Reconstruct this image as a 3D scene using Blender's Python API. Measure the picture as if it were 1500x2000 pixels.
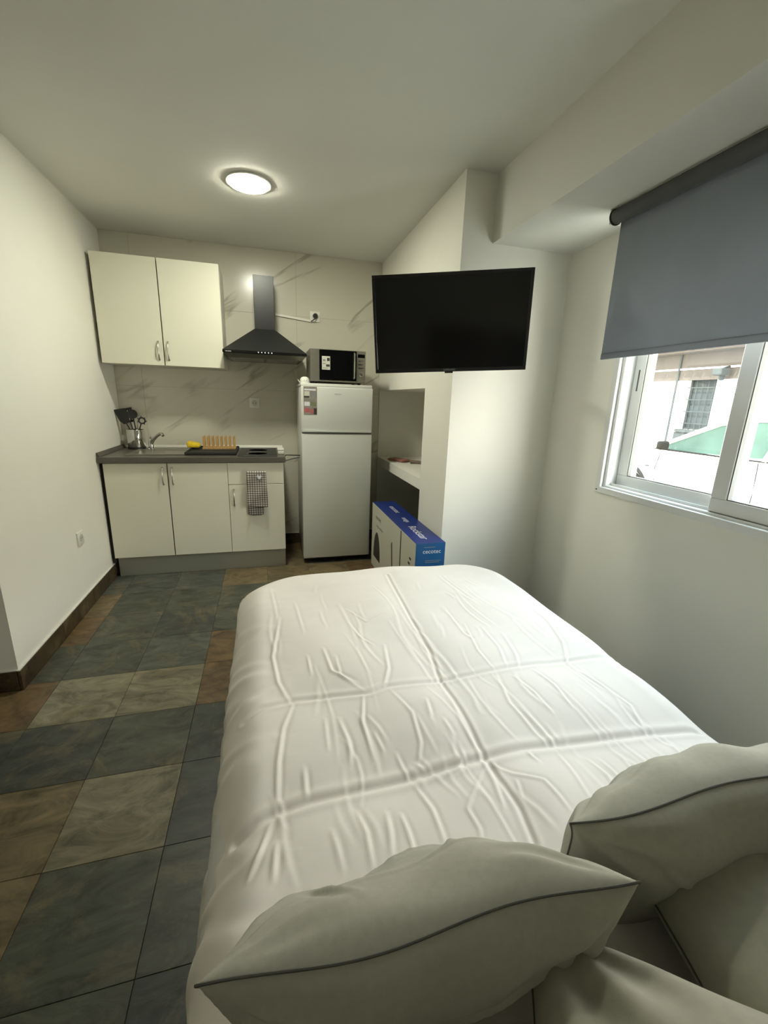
import bpy, bmesh, math, random
import numpy as np
from mathutils import Vector, Matrix

random.seed(7)
rng = np.random.default_rng(7)
for o in list(bpy.data.objects):
    bpy.data.objects.remove(o)
scene = bpy.context.scene
COL = scene.collection
PI = math.pi

# ------------------------------------------------------------------ camera
F_PX, YAW, PITCH, ROLL, CAM_H = 831.83, 0.273191, 0.256066, 0.033061, 1.32
fwd = np.array([math.sin(YAW)*math.cos(PITCH), math.cos(YAW)*math.cos(PITCH), -math.sin(PITCH)])
rgt = np.array([math.cos(YAW), -math.sin(YAW), 0.0])
upv = np.cross(rgt, fwd)
c_, s_ = math.cos(ROLL), math.sin(ROLL)
rgt, upv = c_*rgt + s_*upv, -s_*rgt + c_*upv
CAMR = np.array([rgt, upv, fwd])
cam_d = bpy.data.cameras.new('camera')
cam = bpy.data.objects.new('camera', cam_d)
COL.objects.link(cam)
cam_d.sensor_fit = 'HORIZONTAL'
cam_d.sensor_width = 36.0
cam_d.lens = F_PX/1500.0*36.0
cam_d.clip_start = 0.02
cam.matrix_world = Matrix(((rgt[0], upv[0], -fwd[0], 0), (rgt[1], upv[1], -fwd[1], 0),
                           (rgt[2], upv[2], -fwd[2], CAM_H), (0, 0, 0, 1)))
scene.camera = cam

def pix(x, y, z):
    """direction of a photograph pixel met with a horizontal plane"""
    d = CAMR.T @ np.array([(x-750)/F_PX, -(y-1000)/F_PX, 1.0])
    t = (z-CAM_H)/d[2]
    return np.array([d[0]*t, d[1]*t, z])

# ------------------------------------------------------------------ light
def lin(c):
    c = c/255.0
    return c/12.92 if c <= 0.04045 else ((c+0.055)/1.055)**2.4
def rgb(r, g, b):
    return (lin(r), lin(g), lin(b), 1.0)

vs = scene.view_settings
scene.display_settings.display_device = 'sRGB'
vs.view_transform = 'Standard'
vs.look = 'None'
vs.gamma = 1.0
vs.use_curve_mapping = False
vs.exposure = 1.32

SKY = 8.2
SUN = 7.0
LAMP = 74.0
world = bpy.data.worlds.new('sky')
scene.world = world
world.use_nodes = True
wn = world.node_tree.nodes
wl = world.node_tree.links
bg = wn['Background']
tc = wn.new('ShaderNodeTexCoord')
sp = wn.new('ShaderNodeSeparateXYZ')
cr = wn.new('ShaderNodeValToRGB')
wl.new(tc.outputs['Generated'], sp.inputs[0])
wl.new(sp.outputs['Z'], cr.inputs[0])
cr.color_ramp.elements[0].position = 0.0
cr.color_ramp.elements[0].color = (1.0, 0.93, 0.82, 1)
cr.color_ramp.elements[1].position = 0.9
cr.color_ramp.elements[1].color = (0.62, 0.80, 1.0, 1)
e_ = cr.color_ramp.elements.new(0.3)
e_.color = (1.0, 0.95, 0.89, 1)
wl.new(cr.outputs[0], bg.inputs[0])
bg.inputs[1].default_value = SKY

sun_d = bpy.data.lights.new('sun', 'SUN')
sun_d.energy = SUN
sun_d.angle = 0.01
sun_d.color = (1.0, 0.95, 0.86)
sun = bpy.data.objects.new('sun', sun_d)
COL.objects.link(sun)
sd = Vector((0.62, 0.30, -0.72))
sun.rotation_euler = sd.to_track_quat('-Z', 'Y').to_euler()
sun.location = (-4, -2, 8)

port_d = bpy.data.lights.new('window_portal', 'AREA')
port_d.shape = 'RECTANGLE'
port_d.size = 1.25
port_d.size_y = 1.1
port_d.cycles.is_portal = True
port = bpy.data.objects.new('window_portal', port_d)
COL.objects.link(port)
port.matrix_world = Matrix(((0, 0, 1, 1.875), (1, 0, 0, 1.21), (0, 1, 0, 1.43), (0, 0, 0, 1)))

# ------------------------------------------------------------------ helpers
class MB:
    def __init__(s):
        s.bm = bmesh.new()
        s.M = Matrix.Identity(4)
    def _v(s, p):
        return s.bm.verts.new(s.M @ Vector(p))
    def quad(s, a, b, c, d):
        return s.bm.faces.new([s._v(a), s._v(b), s._v(c), s._v(d)])
    def box(s, x0, x1, y0, y1, z0, z1, bev=0.0, seg=1):
        if x1 < x0: x0, x1 = x1, x0
        if y1 < y0: y0, y1 = y1, y0
        if z1 < z0: z0, z1 = z1, z0
        v = [s._v((x, y, z)) for x in (x0, x1) for y in (y0, y1) for z in (z0, z1)]
        f = [(0, 1, 3, 2), (4, 6, 7, 5), (0, 4, 5, 1), (2, 3, 7, 6), (0, 2, 6, 4), (1, 5, 7, 3)]
        fs = [s.bm.faces.new([v[i] for i in q]) for q in f]
        if bev > 0:
            es = list({e for q in fs for e in q.edges})
            bmesh.ops.bevel(s.bm, geom=es, offset=bev, segments=seg, affect='EDGES', profile=0.5)
        return s
    def prism(s, pts, axis, a, b):
        """extrude a 2d outline along an axis; pts are the two other coordinates in xyz order"""
        def mk(p, t):
            if axis == 'x': return (t, p[0], p[1])
            if axis == 'y': return (p[0], t, p[1])
            return (p[0], p[1], t)
        A = [s._v(mk(p, a)) for p in pts]
        B = [s._v(mk(p, b)) for p in pts]
        n = len(pts)
        s.bm.faces.new(A)
        s.bm.faces.new(B[::-1])
        for i in range(n):
            s.bm.faces.new([A[i], B[i], B[(i+1) % n], A[(i+1) % n]])
        return s
    def tube(s, path, r, n=8, caps=True):
        P = [Vector(p) for p in path]
        R = r if hasattr(r, '__len__') else [r]*len(P)
        rings = []
        t0 = (P[1]-P[0]).normalized()
        a = t0.orthogonal().normalized()
        for i, p in enumerate(P):
            if i == 0: t = P[1]-P[0]
            elif i == len(P)-1: t = P[-1]-P[-2]
            else: t = (P[i+1]-P[i]).normalized() + (P[i]-P[i-1]).normalized()
            t.normalize()
            a = (a - t*a.dot(t))
            a = a.normalized() if a.length > 1e-6 else t.orthogonal().normalized()
            b = t.cross(a)
            rings.append([s._v(p + (a*math.cos(2*PI*k/n) + b*math.sin(2*PI*k/n))*R[i]) for k in range(n)])
        for i in range(len(P)-1):
            for k in range(n):
                s.bm.faces.new([rings[i][k], rings[i][(k+1) % n], rings[i+1][(k+1) % n], rings[i+1][k]])
        if caps:
            s.bm.faces.new(rings[0][::-1])
            s.bm.faces.new(rings[-1])
        return s
    def lathe(s, prof, c, n=24, axis='z'):
        """prof: (radius, height) pairs round an axis through c"""
        rings = []
        for r, h in prof:
            ring = []
            for k in range(n):
                a = 2*PI*k/n
                x, y = r*math.cos(a), r*math.sin(a)
                if axis == 'z': p = (c[0]+x, c[1]+y, c[2]+h)
                elif axis == 'y': p = (c[0]+x, c[1]+h, c[2]+y)
                else: p = (c[0]+h, c[1]+x, c[2]+y)
                ring.append(s._v(p))
            rings.append(ring)
        for i in range(len(rings)-1):
            for k in range(n):
                s.bm.faces.new([rings[i][k], rings[i][(k+1) % n], rings[i+1][(k+1) % n], rings[i+1][k]])
        if prof[0][0] > 1e-6: s.bm.faces.new(rings[0][::-1])
        if prof[-1][0] > 1e-6: s.bm.faces.new(rings[-1])
        return s
    def build(s, name, mat, parent=None, smooth=False):
        bmesh.ops.remove_doubles(s.bm, verts=s.bm.verts, dist=1e-6)
        bmesh.ops.recalc_face_normals(s.bm, faces=s.bm.faces)
        me = bpy.data.meshes.new(name)
        s.bm.to_mesh(me)
        s.bm.free()
        return put(name, me, mat, parent, smooth)

def worldloc(o):
    p = Vector((0, 0, 0))
    while o is not None:
        p = p + o.location
        o = o.parent
    return p

def put(name, me, mat, parent=None, smooth=False):
    if mat is not None and len(me.materials) == 0:
        me.materials.append(mat)
    if smooth:
        me.polygons.foreach_set('use_smooth', [True]*len(me.polygons))
        try:
            me.set_sharp_from_angle(angle=math.radians(40))
        except Exception:
            pass
    o = bpy.data.objects.new(name, me)
    COL.objects.link(o)
    if parent is not None:
        off = worldloc(parent)
        me.transform(Matrix.Translation(-off))
        o.parent = parent
    else:                                   # origin at the base of the thing
        n = len(me.vertices)
        co = np.empty(n*3)
        me.vertices.foreach_get('co', co)
        co = co.reshape(-1, 3)
        lo, hi = co.min(0), co.max(0)
        c = Vector(((lo[0]+hi[0])/2, (lo[1]+hi[1])/2, lo[2]))
        me.transform(Matrix.Translation(-c))
        o.location = c
    return o

def thing(name, label, cat, loc, group=None):
    o = bpy.data.objects.new(name, None)
    o.empty_display_size = 0.05
    COL.objects.link(o)
    o.location = loc
    return tag(o, label, cat, group)
def tag(o, label, cat, group=None):
    o['label'] = label
    o['category'] = cat
    if group: o['group'] = group
    return o
def struct(o, label=None):
    o['kind'] = 'structure'
    if label: o['label'] = label
    return o
def box(name, mat, parent, x0, x1, y0, y1, z0, z1, bev=0.0, seg=1, smooth=False):
    return MB().box(x0, x1, y0, y1, z0, z1, bev, seg).build(name, mat, parent, smooth)

def text(name, body, size, mat, parent, M, extrude=0.0004, font_scale=(1, 1)):
    cu = bpy.data.curves.new(name, 'FONT')
    cu.body = body
    cu.size = size
    cu.extrude = extrude
    cu.align_x = 'CENTER'
    cu.align_y = 'CENTER'
    cu.resolution_u = 3
    tmp = bpy.data.objects.new('tmp_text', cu)
    COL.objects.link(tmp)
    dg = bpy.context.evaluated_depsgraph_get()
    me = bpy.data.meshes.new_from_object(tmp.evaluated_get(dg))
    bpy.data.objects.remove(tmp)
    me.transform(M @ Matrix.Diagonal((font_scale[0], font_scale[1], 1, 1)))
    me.materials.clear()
    return put(name, me, mat, parent)

def frame(o, x, y):
    """matrix with origin o, x axis x, y axis y"""
    x = Vector(x).normalized(); z = x.cross(Vector(y)).normalized(); y = z.cross(x)
    return Matrix(((x[0], y[0], z[0], o[0]), (x[1], y[1], z[1], o[1]), (x[2], y[2], z[2], o[2]), (0, 0, 0, 1)))

# ------------------------------------------------------------------ materials
def mat(name, col, rough=0.5, metal=0.0, var=0.0, vscale=8.0, bump=0.0, bscale=40.0, spec=0.5, coat=0.0, stretch=None):
    m = bpy.data.materials.new(name)
    m.use_nodes = True
    nt = m.node_tree
    p = nt.nodes['Principled BSDF']
    p.inputs['Base Color'].default_value = col
    p.inputs['Roughness'].default_value = rough
    p.inputs['Metallic'].default_value = metal
    p.inputs['Specular IOR Level'].default_value = spec
    p.inputs['Coat Weight'].default_value = coat
    if var > 0 or bump > 0:
        t = nt.nodes.new('ShaderNodeTexCoord')
        src = t.outputs['Object']
        if stretch:
            mp = nt.nodes.new('ShaderNodeMapping')
            mp.inputs['Scale'].default_value = stretch
            nt.links.new(src, mp.inputs[0])
            src = mp.outputs[0]
    if var > 0:
        n = nt.nodes.new('ShaderNodeTexNoise')
        n.inputs['Scale'].default_value = vscale
        n.inputs['Detail'].default_value = 4
        nt.links.new(src, n.inputs['Vector'])
        r = nt.nodes.new('ShaderNodeMapRange')
        r.inputs['From Min'].default_value = 0.3
        r.inputs['From Max'].default_value = 0.7
        r.inputs['To Min'].default_value = 1-var
        r.inputs['To Max'].default_value = 1+var
        nt.links.new(n.outputs['Fac'], r.inputs['Value'])
        x = nt.nodes.new('ShaderNodeMix')
        x.data_type = 'RGBA'
        x.blend_type = 'MULTIPLY'
        x.inputs['Factor'].default_value = 1
        x.inputs['A'].default_value = col
        nt.links.new(r.outputs[0], x.inputs['B'])
        nt.links.new(x.outputs['Result'], p.inputs['Base Color'])
    if bump > 0:
        n2 = nt.nodes.new('ShaderNodeTexNoise')
        n2.inputs['Scale'].default_value = bscale
        n2.inputs['Detail'].default_value = 3
        nt.links.new(src, n2.inputs['Vector'])
        b = nt.nodes.new('ShaderNodeBump')
        b.inputs['Strength'].default_value = bump
        b.inputs['Distance'].default_value = 0.004
        nt.links.new(n2.outputs['Fac'], b.inputs['Height'])
        nt.links.new(b.outputs[0], p.inputs['Normal'])
    return m

def slate_mat(name, use_obj=True, col=None):
    m = bpy.data.materials.new(name)
    m.use_nodes = True
    nt = m.node_tree
    L = nt.links.new
    p = nt.nodes['Principled BSDF']
    p.inputs['Roughness'].default_value = 0.42
    t = nt.nodes.new('ShaderNodeTexCoord')
    oi = nt.nodes.new('ShaderNodeObjectInfo')
    sc = nt.nodes.new('ShaderNodeVectorMath'); sc.operation = 'SCALE'
    cx = nt.nodes.new('ShaderNodeCombineXYZ')
    L(oi.outputs['Random'], cx.inputs[0]); L(oi.outputs['Random'], cx.inputs[1]); L(oi.outputs['Random'], cx.inputs[2])
    L(cx.outputs[0], sc.inputs[0]); sc.inputs['Scale'].default_value = 37.0
    ad = nt.nodes.new('ShaderNodeVectorMath'); ad.operation = 'ADD'
    L(t.outputs['Object'], ad.inputs[0]); L(sc.outputs[0], ad.inputs[1])
    mp = nt.nodes.new('ShaderNodeMapping')
    mp.inputs['Scale'].default_value = (1.0, 2.0, 1.0)
    mp.inputs['Rotation'].default_value = (0, 0, 0.35)
    L(ad.outputs[0], mp.inputs[0])
    n1 = nt.nodes.new('ShaderNodeTexNoise')
    n1.inputs['Scale'].default_value = 5.5; n1.inputs['Detail'].default_value = 9; n1.inputs['Roughness'].default_value = 0.68
    n1.inputs['Distortion'].default_value = 1.4
    L(mp.outputs[0], n1.inputs['Vector'])
    r1 = nt.nodes.new('ShaderNodeMapRange')
    r1.inputs['From Min'].default_value = 0.32; r1.inputs['From Max'].default_value = 0.70
    r1.inputs['To Min'].default_value = 0.40; r1.inputs['To Max'].default_value = 1.75
    L(n1.outputs['Fac'], r1.inputs['Value'])
    mx = nt.nodes.new('ShaderNodeMix'); mx.data_type = 'RGBA'; mx.blend_type = 'MULTIPLY'
    mx.inputs['Factor'].default_value = 1
    if use_obj: L(oi.outputs['Color'], mx.inputs['A'])
    else: mx.inputs['A'].default_value = col
    L(r1.outputs[0], mx.inputs['B'])
    # rusty and pale mineral patches
    n2 = nt.nodes.new('ShaderNodeTexNoise')
    n2.inputs['Scale'].default_value = 3.2; n2.inputs['Detail'].default_value = 7; n2.inputs['Roughness'].default_value = 0.7
    n2.inputs['Distortion'].default_value = 2.2
    L(ad.outputs[0], n2.inputs['Vector'])
    r2 = nt.nodes.new('ShaderNodeMapRange')
    r2.inputs['From Min'].default_value = 0.52; r2.inputs['From Max'].default_value = 0.70
    r2.inputs['To Max'].default_value = 0.6
    L(n2.outputs['Fac'], r2.inputs['Value'])
    m2 = nt.nodes.new('ShaderNodeMix'); m2.data_type = 'RGBA'
    L(r2.outputs[0], m2.inputs['Factor'])
    L(mx.outputs['Result'], m2.inputs['A'])
    m2.inputs['B'].default_value = rgb(132, 116, 84)
    L(m2.outputs['Result'], p.inputs['Base Color'])
    b = nt.nodes.new('ShaderNodeBump')
    b.inputs['Strength'].default_value = 0.35; b.inputs['Distance'].default_value = 0.003
    L(n1.outputs['Fac'], b.inputs['Height'])
    L(b.outputs[0], p.inputs['Normal'])
    return m

def marble_mat(name, base, vein):
    m = bpy.data.materials.new(name)
    m.use_nodes = True
    nt = m.node_tree
    L = nt.links.new
    p = nt.nodes['Principled BSDF']
    p.inputs['Roughness'].default_value = 0.22
    g = nt.nodes.new('ShaderNodeNewGeometry')
    mp = nt.nodes.new('ShaderNodeMapping')
    mp.vector_type = 'TEXTURE'
    mp.inputs['Rotation'].default_value = (0, -0.60, 0)
    mp.inputs['Scale'].default_value = (2.6, 1.0, 0.62)
    L(g.outputs['Position'], mp.inputs[0])
    n = nt.nodes.new('ShaderNodeTexNoise')
    n.inputs['Scale'].default_value = 1.5; n.inputs['Detail'].default_value = 4; n.inputs['Distortion'].default_value = 0.25
    L(mp.outputs[0], n.inputs['Vector'])
    s = nt.nodes.new('ShaderNodeMath'); s.operation = 'SUBTRACT'; s.inputs[1].default_value = 0.5
    a = nt.nodes.new('ShaderNodeMath'); a.operation = 'ABSOLUTE'
    L(n.outputs['Fac'], s.inputs[0]); L(s.outputs[0], a.inputs[0])
    r = nt.nodes.new('ShaderNodeMapRange')
    r.inputs['From Min'].default_value = 0.0; r.inputs['From Max'].default_value = 0.020
    r.inputs['To Min'].default_value = 1.0; r.inputs['To Max'].default_value = 0.0
    L(a.outputs[0], r.inputs['Value'])
    n2 = nt.nodes.new('ShaderNodeTexNoise')
    n2.inputs['Scale'].default_value = 2.6; n2.inputs['Detail'].default_value = 2
    L(g.outputs['Position'], n2.inputs['Vector'])
    r2 = nt.nodes.new('ShaderNodeMapRange')
    r2.inputs['From Min'].default_value = 0.44; r2.inputs['From Max'].default_value = 0.62
    r2.inputs['To Max'].default_value = 0.85
    L(n2.outputs['Fac'], r2.inputs['Value'])
    mu = nt.nodes.new('ShaderNodeMath'); mu.operation = 'MULTIPLY'
    L(r.outputs[0], mu.inputs[0]); L(r2.outputs[0], mu.inputs[1])
    x = nt.nodes.new('ShaderNodeMix'); x.data_type = 'RGBA'
    x.inputs['A'].default_value = base; x.inputs['B'].default_value = vein
    L(mu.outputs[0], x.inputs['Factor'])
    L(x.outputs['Result'], p.inputs['Base Color'])
    return m

def glass_mat(name, tint, refl=0.06):
    m = bpy.data.materials.new(name)
    m.use_nodes = True
    nt = m.node_tree
    nt.nodes.remove(nt.nodes['Principled BSDF'])
    t = nt.nodes.new('ShaderNodeBsdfTransparent'); t.inputs[0].default_value = tint
    g = nt.nodes.new('ShaderNodeBsdfGlossy'); g.inputs['Roughness'].default_value = 0.02
    x = nt.nodes.new('ShaderNodeMixShader'); x.inputs[0].default_value = refl
    nt.links.new(t.outputs[0], x.inputs[1]); nt.links.new(g.outputs[0], x.inputs[2])
    nt.links.new(x.outputs[0], nt.nodes['Material Output'].inputs[0])
    return m

def emit_mat(name, col, s):
    m = bpy.data.materials.new(name)
    m.use_nodes = True
    p = m.node_tree.nodes['Principled BSDF']
    p.inputs['Base Color'].default_value = (0.9, 0.9, 0.88, 1)
    p.inputs['Emission Color'].default_value = col
    p.inputs['Emission Strength'].default_value = s
    return m

def fabric_mat(name, col, trans=0.0, weave=900.0, var=0.05, bump=0.15, vscale=14.0):
    m = mat(name, col, rough=0.9, var=var, vscale=vscale, bump=bump, bscale=weave, spec=0.2)
    nt = m.node_tree
    p = nt.nodes['Principled BSDF']
    p.inputs['Sheen Weight'].default_value = 0.15
    if trans > 0:
        t = nt.nodes.new('ShaderNodeBsdfTranslucent'); t.inputs[0].default_value = col
        x = nt.nodes.new('ShaderNodeMixShader'); x.inputs[0].default_value = trans
        nt.links.new(p.outputs[0], x.inputs[1]); nt.links.new(t.outputs[0], x.inputs[2])
        nt.links.new(x.outputs[0], nt.nodes['Material Output'].inputs[0])
    return m

M = {}
M['wall'] = mat('white_wall_paint', rgb(238, 236, 225), 0.75, var=0.015, vscale=3, bump=0.05, bscale=90)
M['ceiling'] = mat('white_ceiling_paint', rgb(226, 225, 216), 0.8, var=0.012, vscale=2, bump=0.04, bscale=90)
M['slate'] = slate_mat('slate_tile')
M['slate_base'] = slate_mat('slate_skirting', False, rgb(66, 54, 36))
M['grout'] = mat('dark_grout', rgb(48, 47, 42), 0.9)
M['marble'] = marble_mat('marble_tile', rgb(206, 202, 186), rgb(150, 144, 128))
M['tile_grout'] = mat('pale_grout', rgb(168, 164, 148), 0.9)
M['cab'] = mat('white_laminate', rgb(222, 219, 201), 0.38, var=0.01, vscale=4)
M['cab_side'] = mat('white_laminate_carcass', rgb(206, 204, 190), 0.45, var=0.01)
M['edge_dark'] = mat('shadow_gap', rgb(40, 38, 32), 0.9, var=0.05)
M['steel'] = mat('brushed_steel', rgb(176, 174, 164), 0.3, 1.0, var=0.04, vscale=30, stretch=(1, 1, 20))
M['chrome'] = mat('chrome', rgb(200, 200, 196), 0.12, 1.0, var=0.01)
M['alu'] = mat('aluminium_plinth', rgb(172, 172, 160), 0.38, 0.5, var=0.03, vscale=20, stretch=(0.2, 1, 6))
M['bright_alu'] = mat('polished_aluminium', rgb(226, 225, 214), 0.4, 0.35, var=0.02)
M['worktop'] = mat('grey_worktop', rgb(88, 84, 76), 0.35, var=0.12, vscale=40, stretch=(0.4, 3, 3))
M['black_glass'] = mat('black_glass', rgb(12, 12, 14), 0.06, var=0.01)
M['hob_glass'] = mat('hob_glass', rgb(40, 40, 38), 0.4, var=0.02, spec=0.2)
M['hood'] = mat('black_enamel', rgb(30, 31, 30), 0.35, var=0.04, vscale=20)
M['hood_under'] = mat('hood_filter', rgb(120, 118, 106), 0.4, 0.8, var=0.05, vscale=120)
M['fridge'] = mat('white_fridge', rgb(214, 215, 208), 0.35, var=0.008, bump=0.03, bscale=250)
M['gasket'] = mat('grey_gasket', rgb(110, 112, 106), 0.7, var=0.05)
M['dark_plastic'] = mat('dark_plastic', rgb(24, 24, 24), 0.45, var=0.05)
M['silver_plastic'] = mat('silver_plastic', rgb(136, 132, 120), 0.38, 0.6, var=0.03, vscale=30)
M['white_plastic'] = mat('white_plastic', rgb(226, 225, 214), 0.4, var=0.01)
M['white_pvc'] = mat('white_window_pvc', rgb(228, 229, 226), 0.35, var=0.01)
M['grey_pvc'] = mat('window_gasket', rgb(92, 92, 88), 0.6, var=0.03)
M['blind'] = fabric_mat('grey_blind_fabric', rgb(146, 150, 155), trans=0.36, weave=700, var=0.03)
M['blind_tube'] = fabric_mat('grey_blind_roll', rgb(92, 93, 92), weave=700)
M['duvet'] = fabric_mat('pale_grey_cotton', rgb(230, 223, 214), weave=1100, var=0.02, bump=0.06)
M['cushion'] = fabric_mat('grey_linen', rgb(172, 170, 156), weave=1500, var=0.05, bump=0.12, vscale=90)
M['pillow'] = fabric_mat('grey_pillow_cotton', rgb(160, 157, 140), weave=1500, var=0.05, bump=0.12, vscale=60)
M['seam'] = fabric_mat('dark_seam', rgb(84, 84, 76), weave=300)
M['mattress'] = fabric_mat('mattress_ticking', rgb(206, 204, 198), weave=300)
M['bed_base'] = fabric_mat('dark_bed_base', rgb(70, 66, 60), weave=300)
M['headboard'] = fabric_mat('grey_headboard', rgb(150, 148, 142), weave=300)
M['wood'] = mat('bamboo', rgb(190, 152, 96), 0.5, var=0.15, vscale=30, stretch=(6, 6, 1))
M['sponge'] = mat('yellow_sponge', rgb(226, 196, 40), 0.9, var=0.1, vscale=60, bump=0.6, bscale=200)
M['black_mat'] = mat('black_drying_mat', rgb(38, 38, 36), 0.8, var=0.08, vscale=50, bump=0.3, bscale=300)
M['black_nylon'] = mat('black_nylon', rgb(34, 34, 33), 0.5, var=0.05)
M['box_white'] = mat('printed_card_white', rgb(206, 204, 190), 0.5, var=0.01)
M['box_blue'] = mat('printed_card_blue', rgb(30, 52, 128), 0.4, var=0.12, vscale=5)
M['box_teal'] = mat('printed_card_teal', rgb(16, 84, 136), 0.4, var=0.2, vscale=6)
M['ink'] = mat('dark_ink', rgb(52, 50, 46), 0.6, var=0.03)
M['ink_white'] = mat('white_ink', rgb(222, 222, 226), 0.6, var=0.02)
M['ink_grey'] = mat('grey_ink', rgb(130, 132, 128), 0.6, var=0.02)
M['ink_red'] = mat('red_ink', rgb(176, 96, 98), 0.6, var=0.1, vscale=60)
M['ink_green'] = mat('green_ink', rgb(112, 122, 88), 0.6, var=0.1, vscale=60)
M['sticker'] = mat('sticker_paper', rgb(140, 132, 124), 0.5, var=0.25, vscale=70)
M['tv_black'] = mat('tv_bezel', rgb(12, 12, 12), 0.3, var=0.02)
M['tv_screen'] = mat('tv_screen', rgb(7, 7, 7), 0.13, var=0.02, spec=0.35)
M['ring_grey'] = mat('socket_ring', rgb(196, 194, 184), 0.5, var=0.01)
M['packet'] = mat('pink_packet', rgb(170, 116, 102), 0.5, var=0.25, vscale=30)
M['packet2'] = mat('brown_packet', rgb(150, 128, 112), 0.5, var=0.2, vscale=30)
M['glass'] = glass_mat('window_glass', (0.97, 0.99, 0.98, 1))
M['road'] = mat('street_asphalt', rgb(172, 166, 156), 0.9, var=0.1, vscale=12)
M['pave'] = mat('pavement', rgb(188, 182, 170), 0.9, var=0.08, vscale=12)
M['facade'] = mat('whitewash', rgb(236, 234, 228), 0.8, var=0.02, vscale=3, bump=0.1)
M['eave_shade'] = mat('painted_eave_shade', rgb(66, 62, 58), 0.8, var=0.05, spec=0.1)  # dark colour stands in for the shade under the eave
M['roof_tile'] = mat('terracotta', rgb(186, 152, 126), 0.8, var=0.2, vscale=9)
M['stone'] = mat('grey_stone', rgb(52, 56, 56), 0.8, var=0.1, spec=0.1)
M['house_window'] = mat('house_window_glass', rgb(46, 52, 54), 0.5, var=0.1, spec=0.1)
M['car_paint'] = mat('white_car_paint', rgb(232, 229, 220), 0.3, var=0.005, coat=0.6)
M['car_glass'] = mat('green_car_glass', rgb(44, 60, 52), 0.35, var=0.25, vscale=2, spec=0.08)
M['rubber'] = mat('tyre_rubber', rgb(26, 25, 24), 0.8, var=0.08, spec=0.05)
M['outer'] = mat('outer_render', rgb(210, 204, 192), 0.85, var=0.03)

def towel_mat():
    m = mat('checked_towel', rgb(150, 146, 136), 0.9, bump=0.4, bscale=400)
    nt = m.node_tree
    p = nt.nodes['Principled BSDF']
    t = nt.nodes.new('ShaderNodeTexCoord')
    sx = nt.nodes.new('ShaderNodeSeparateXYZ')
    nt.links.new(t.outputs['Object'], sx.inputs[0])
    outs = []
    for ax in ('X', 'Z'):
        a = nt.nodes.new('ShaderNodeMath'); a.operation = 'MULTIPLY'; a.inputs[1].default_value = 2*PI/0.017
        b = nt.nodes.new('ShaderNodeMath'); b.operation = 'SINE'
        g = nt.nodes.new('ShaderNodeMath'); g.operation = 'GREATER_THAN'; g.inputs[1].default_value = 0.1
        nt.links.new(sx.outputs[ax], a.inputs[0]); nt.links.new(a.outputs[0], b.inputs[0]); nt.links.new(b.outputs[0], g.inputs[0])
        outs.append(g)
    s = nt.nodes.new('ShaderNodeMath'); s.operation = 'ADD'
    nt.links.new(outs[0].outputs[0], s.inputs[0]); nt.links.new(outs[1].outputs[0], s.inputs[1])
    r = nt.nodes.new('ShaderNodeValToRGB')
    r.color_ramp.interpolation = 'CONSTANT'
    h = nt.nodes.new('ShaderNodeMath'); h.operation = 'MULTIPLY'; h.inputs[1].default_value = 0.4
    nt.links.new(s.outputs[0], h.inputs[0]); nt.links.new(h.outputs[0], r.inputs[0])
    r.color_ramp.elements[0].color = rgb(206, 200, 190)
    r.color_ramp.elements[1].position = 0.3; r.color_ramp.elements[1].color = rgb(132, 126, 118)
    e = r.color_ramp.elements.new(0.7); e.color = rgb(84, 80, 76)
    nt.links.new(r.outputs[0], p.inputs['Base Color'])
    return m
M['towel'] = towel_mat()

# ================================================================== ROOM SHELL
XL, XR, YB, YC, ZC = -1.11, 1.66, 3.88, 2.276, 2.44     # left wall, right wall, back wall, column face, ceiling
XC, BX, BZ = 1.005, 1.178, 2.13                          # column side, beam side, beam soffit
XF, YR, YJ = -2.6, -0.56, 2.03                           # far left wall, rear wall, return of the left wall

floor = struct(box('floor', M['grout'], None, -2.8, 2.0, -0.75, 4.1, -0.15, -0.003))
ceiling = struct(box('ceiling', M['ceiling'], None, -2.8, 2.0, -0.75, 4.1, ZC, ZC+0.2))
struct(box('wall_left', M['wall'], None, -2.8, XL, YJ, 4.1, -0.003, ZC))
struct(box('wall_entrance', M['wall'], None, -2.8, XF, -0.75, YJ, -0.003, ZC))
struct(box('wall_rear', M['wall'], None, XF, XR, -0.75, YR, -0.003, ZC))
wall_back = struct(box('wall_back', M['tile_grout'], None, XL, 2.0, YB+0.002, 4.1, -0.003, ZC))
# right wall with the window opening
WY0, WY1, WZ0, WZ1 = 0.60, 1.80, 0.915, 2.0
b = MB()
b.box(XR, XR+0.22, -0.75, WY0, -0.003, ZC)
b.box(XR, XR+0.22, WY1, YC, -0.003, ZC)
b.box(XR, XR+0.22, WY0, WY1, -0.003, WZ0)
b.box(XR, XR+0.22, WY0, WY1, WZ1, ZC)
struct(b.build('wall_right', M['wall']))
# column with the two niches on its left side
NY, ND = 2.70, 1.53
b = MB()
b.box(XC, 2.0, YC, NY, -0.003, ZC)
b.box(XC, 2.0, NY, YB+0.002, 1.405, ZC)
b.box(XC, ND, NY, YB+0.002, 0.735, 0.81)
b.box(ND, 2.0, NY, YB+0.002, -0.003, 1.405)
struct(b.build('wall_column', M['wall']))
b = MB().box(XC+0.001, ND-0.001, YB-0.006, YB+0.001, 0.0, 1.405)
struct(b.build('wall_niche_lining', M['wall']))
struct(box('trim_1', M['ceiling'], None, BX, XR, YR, YC, BZ, ZC), 'white beam boxed under the ceiling along the window wall')

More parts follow.
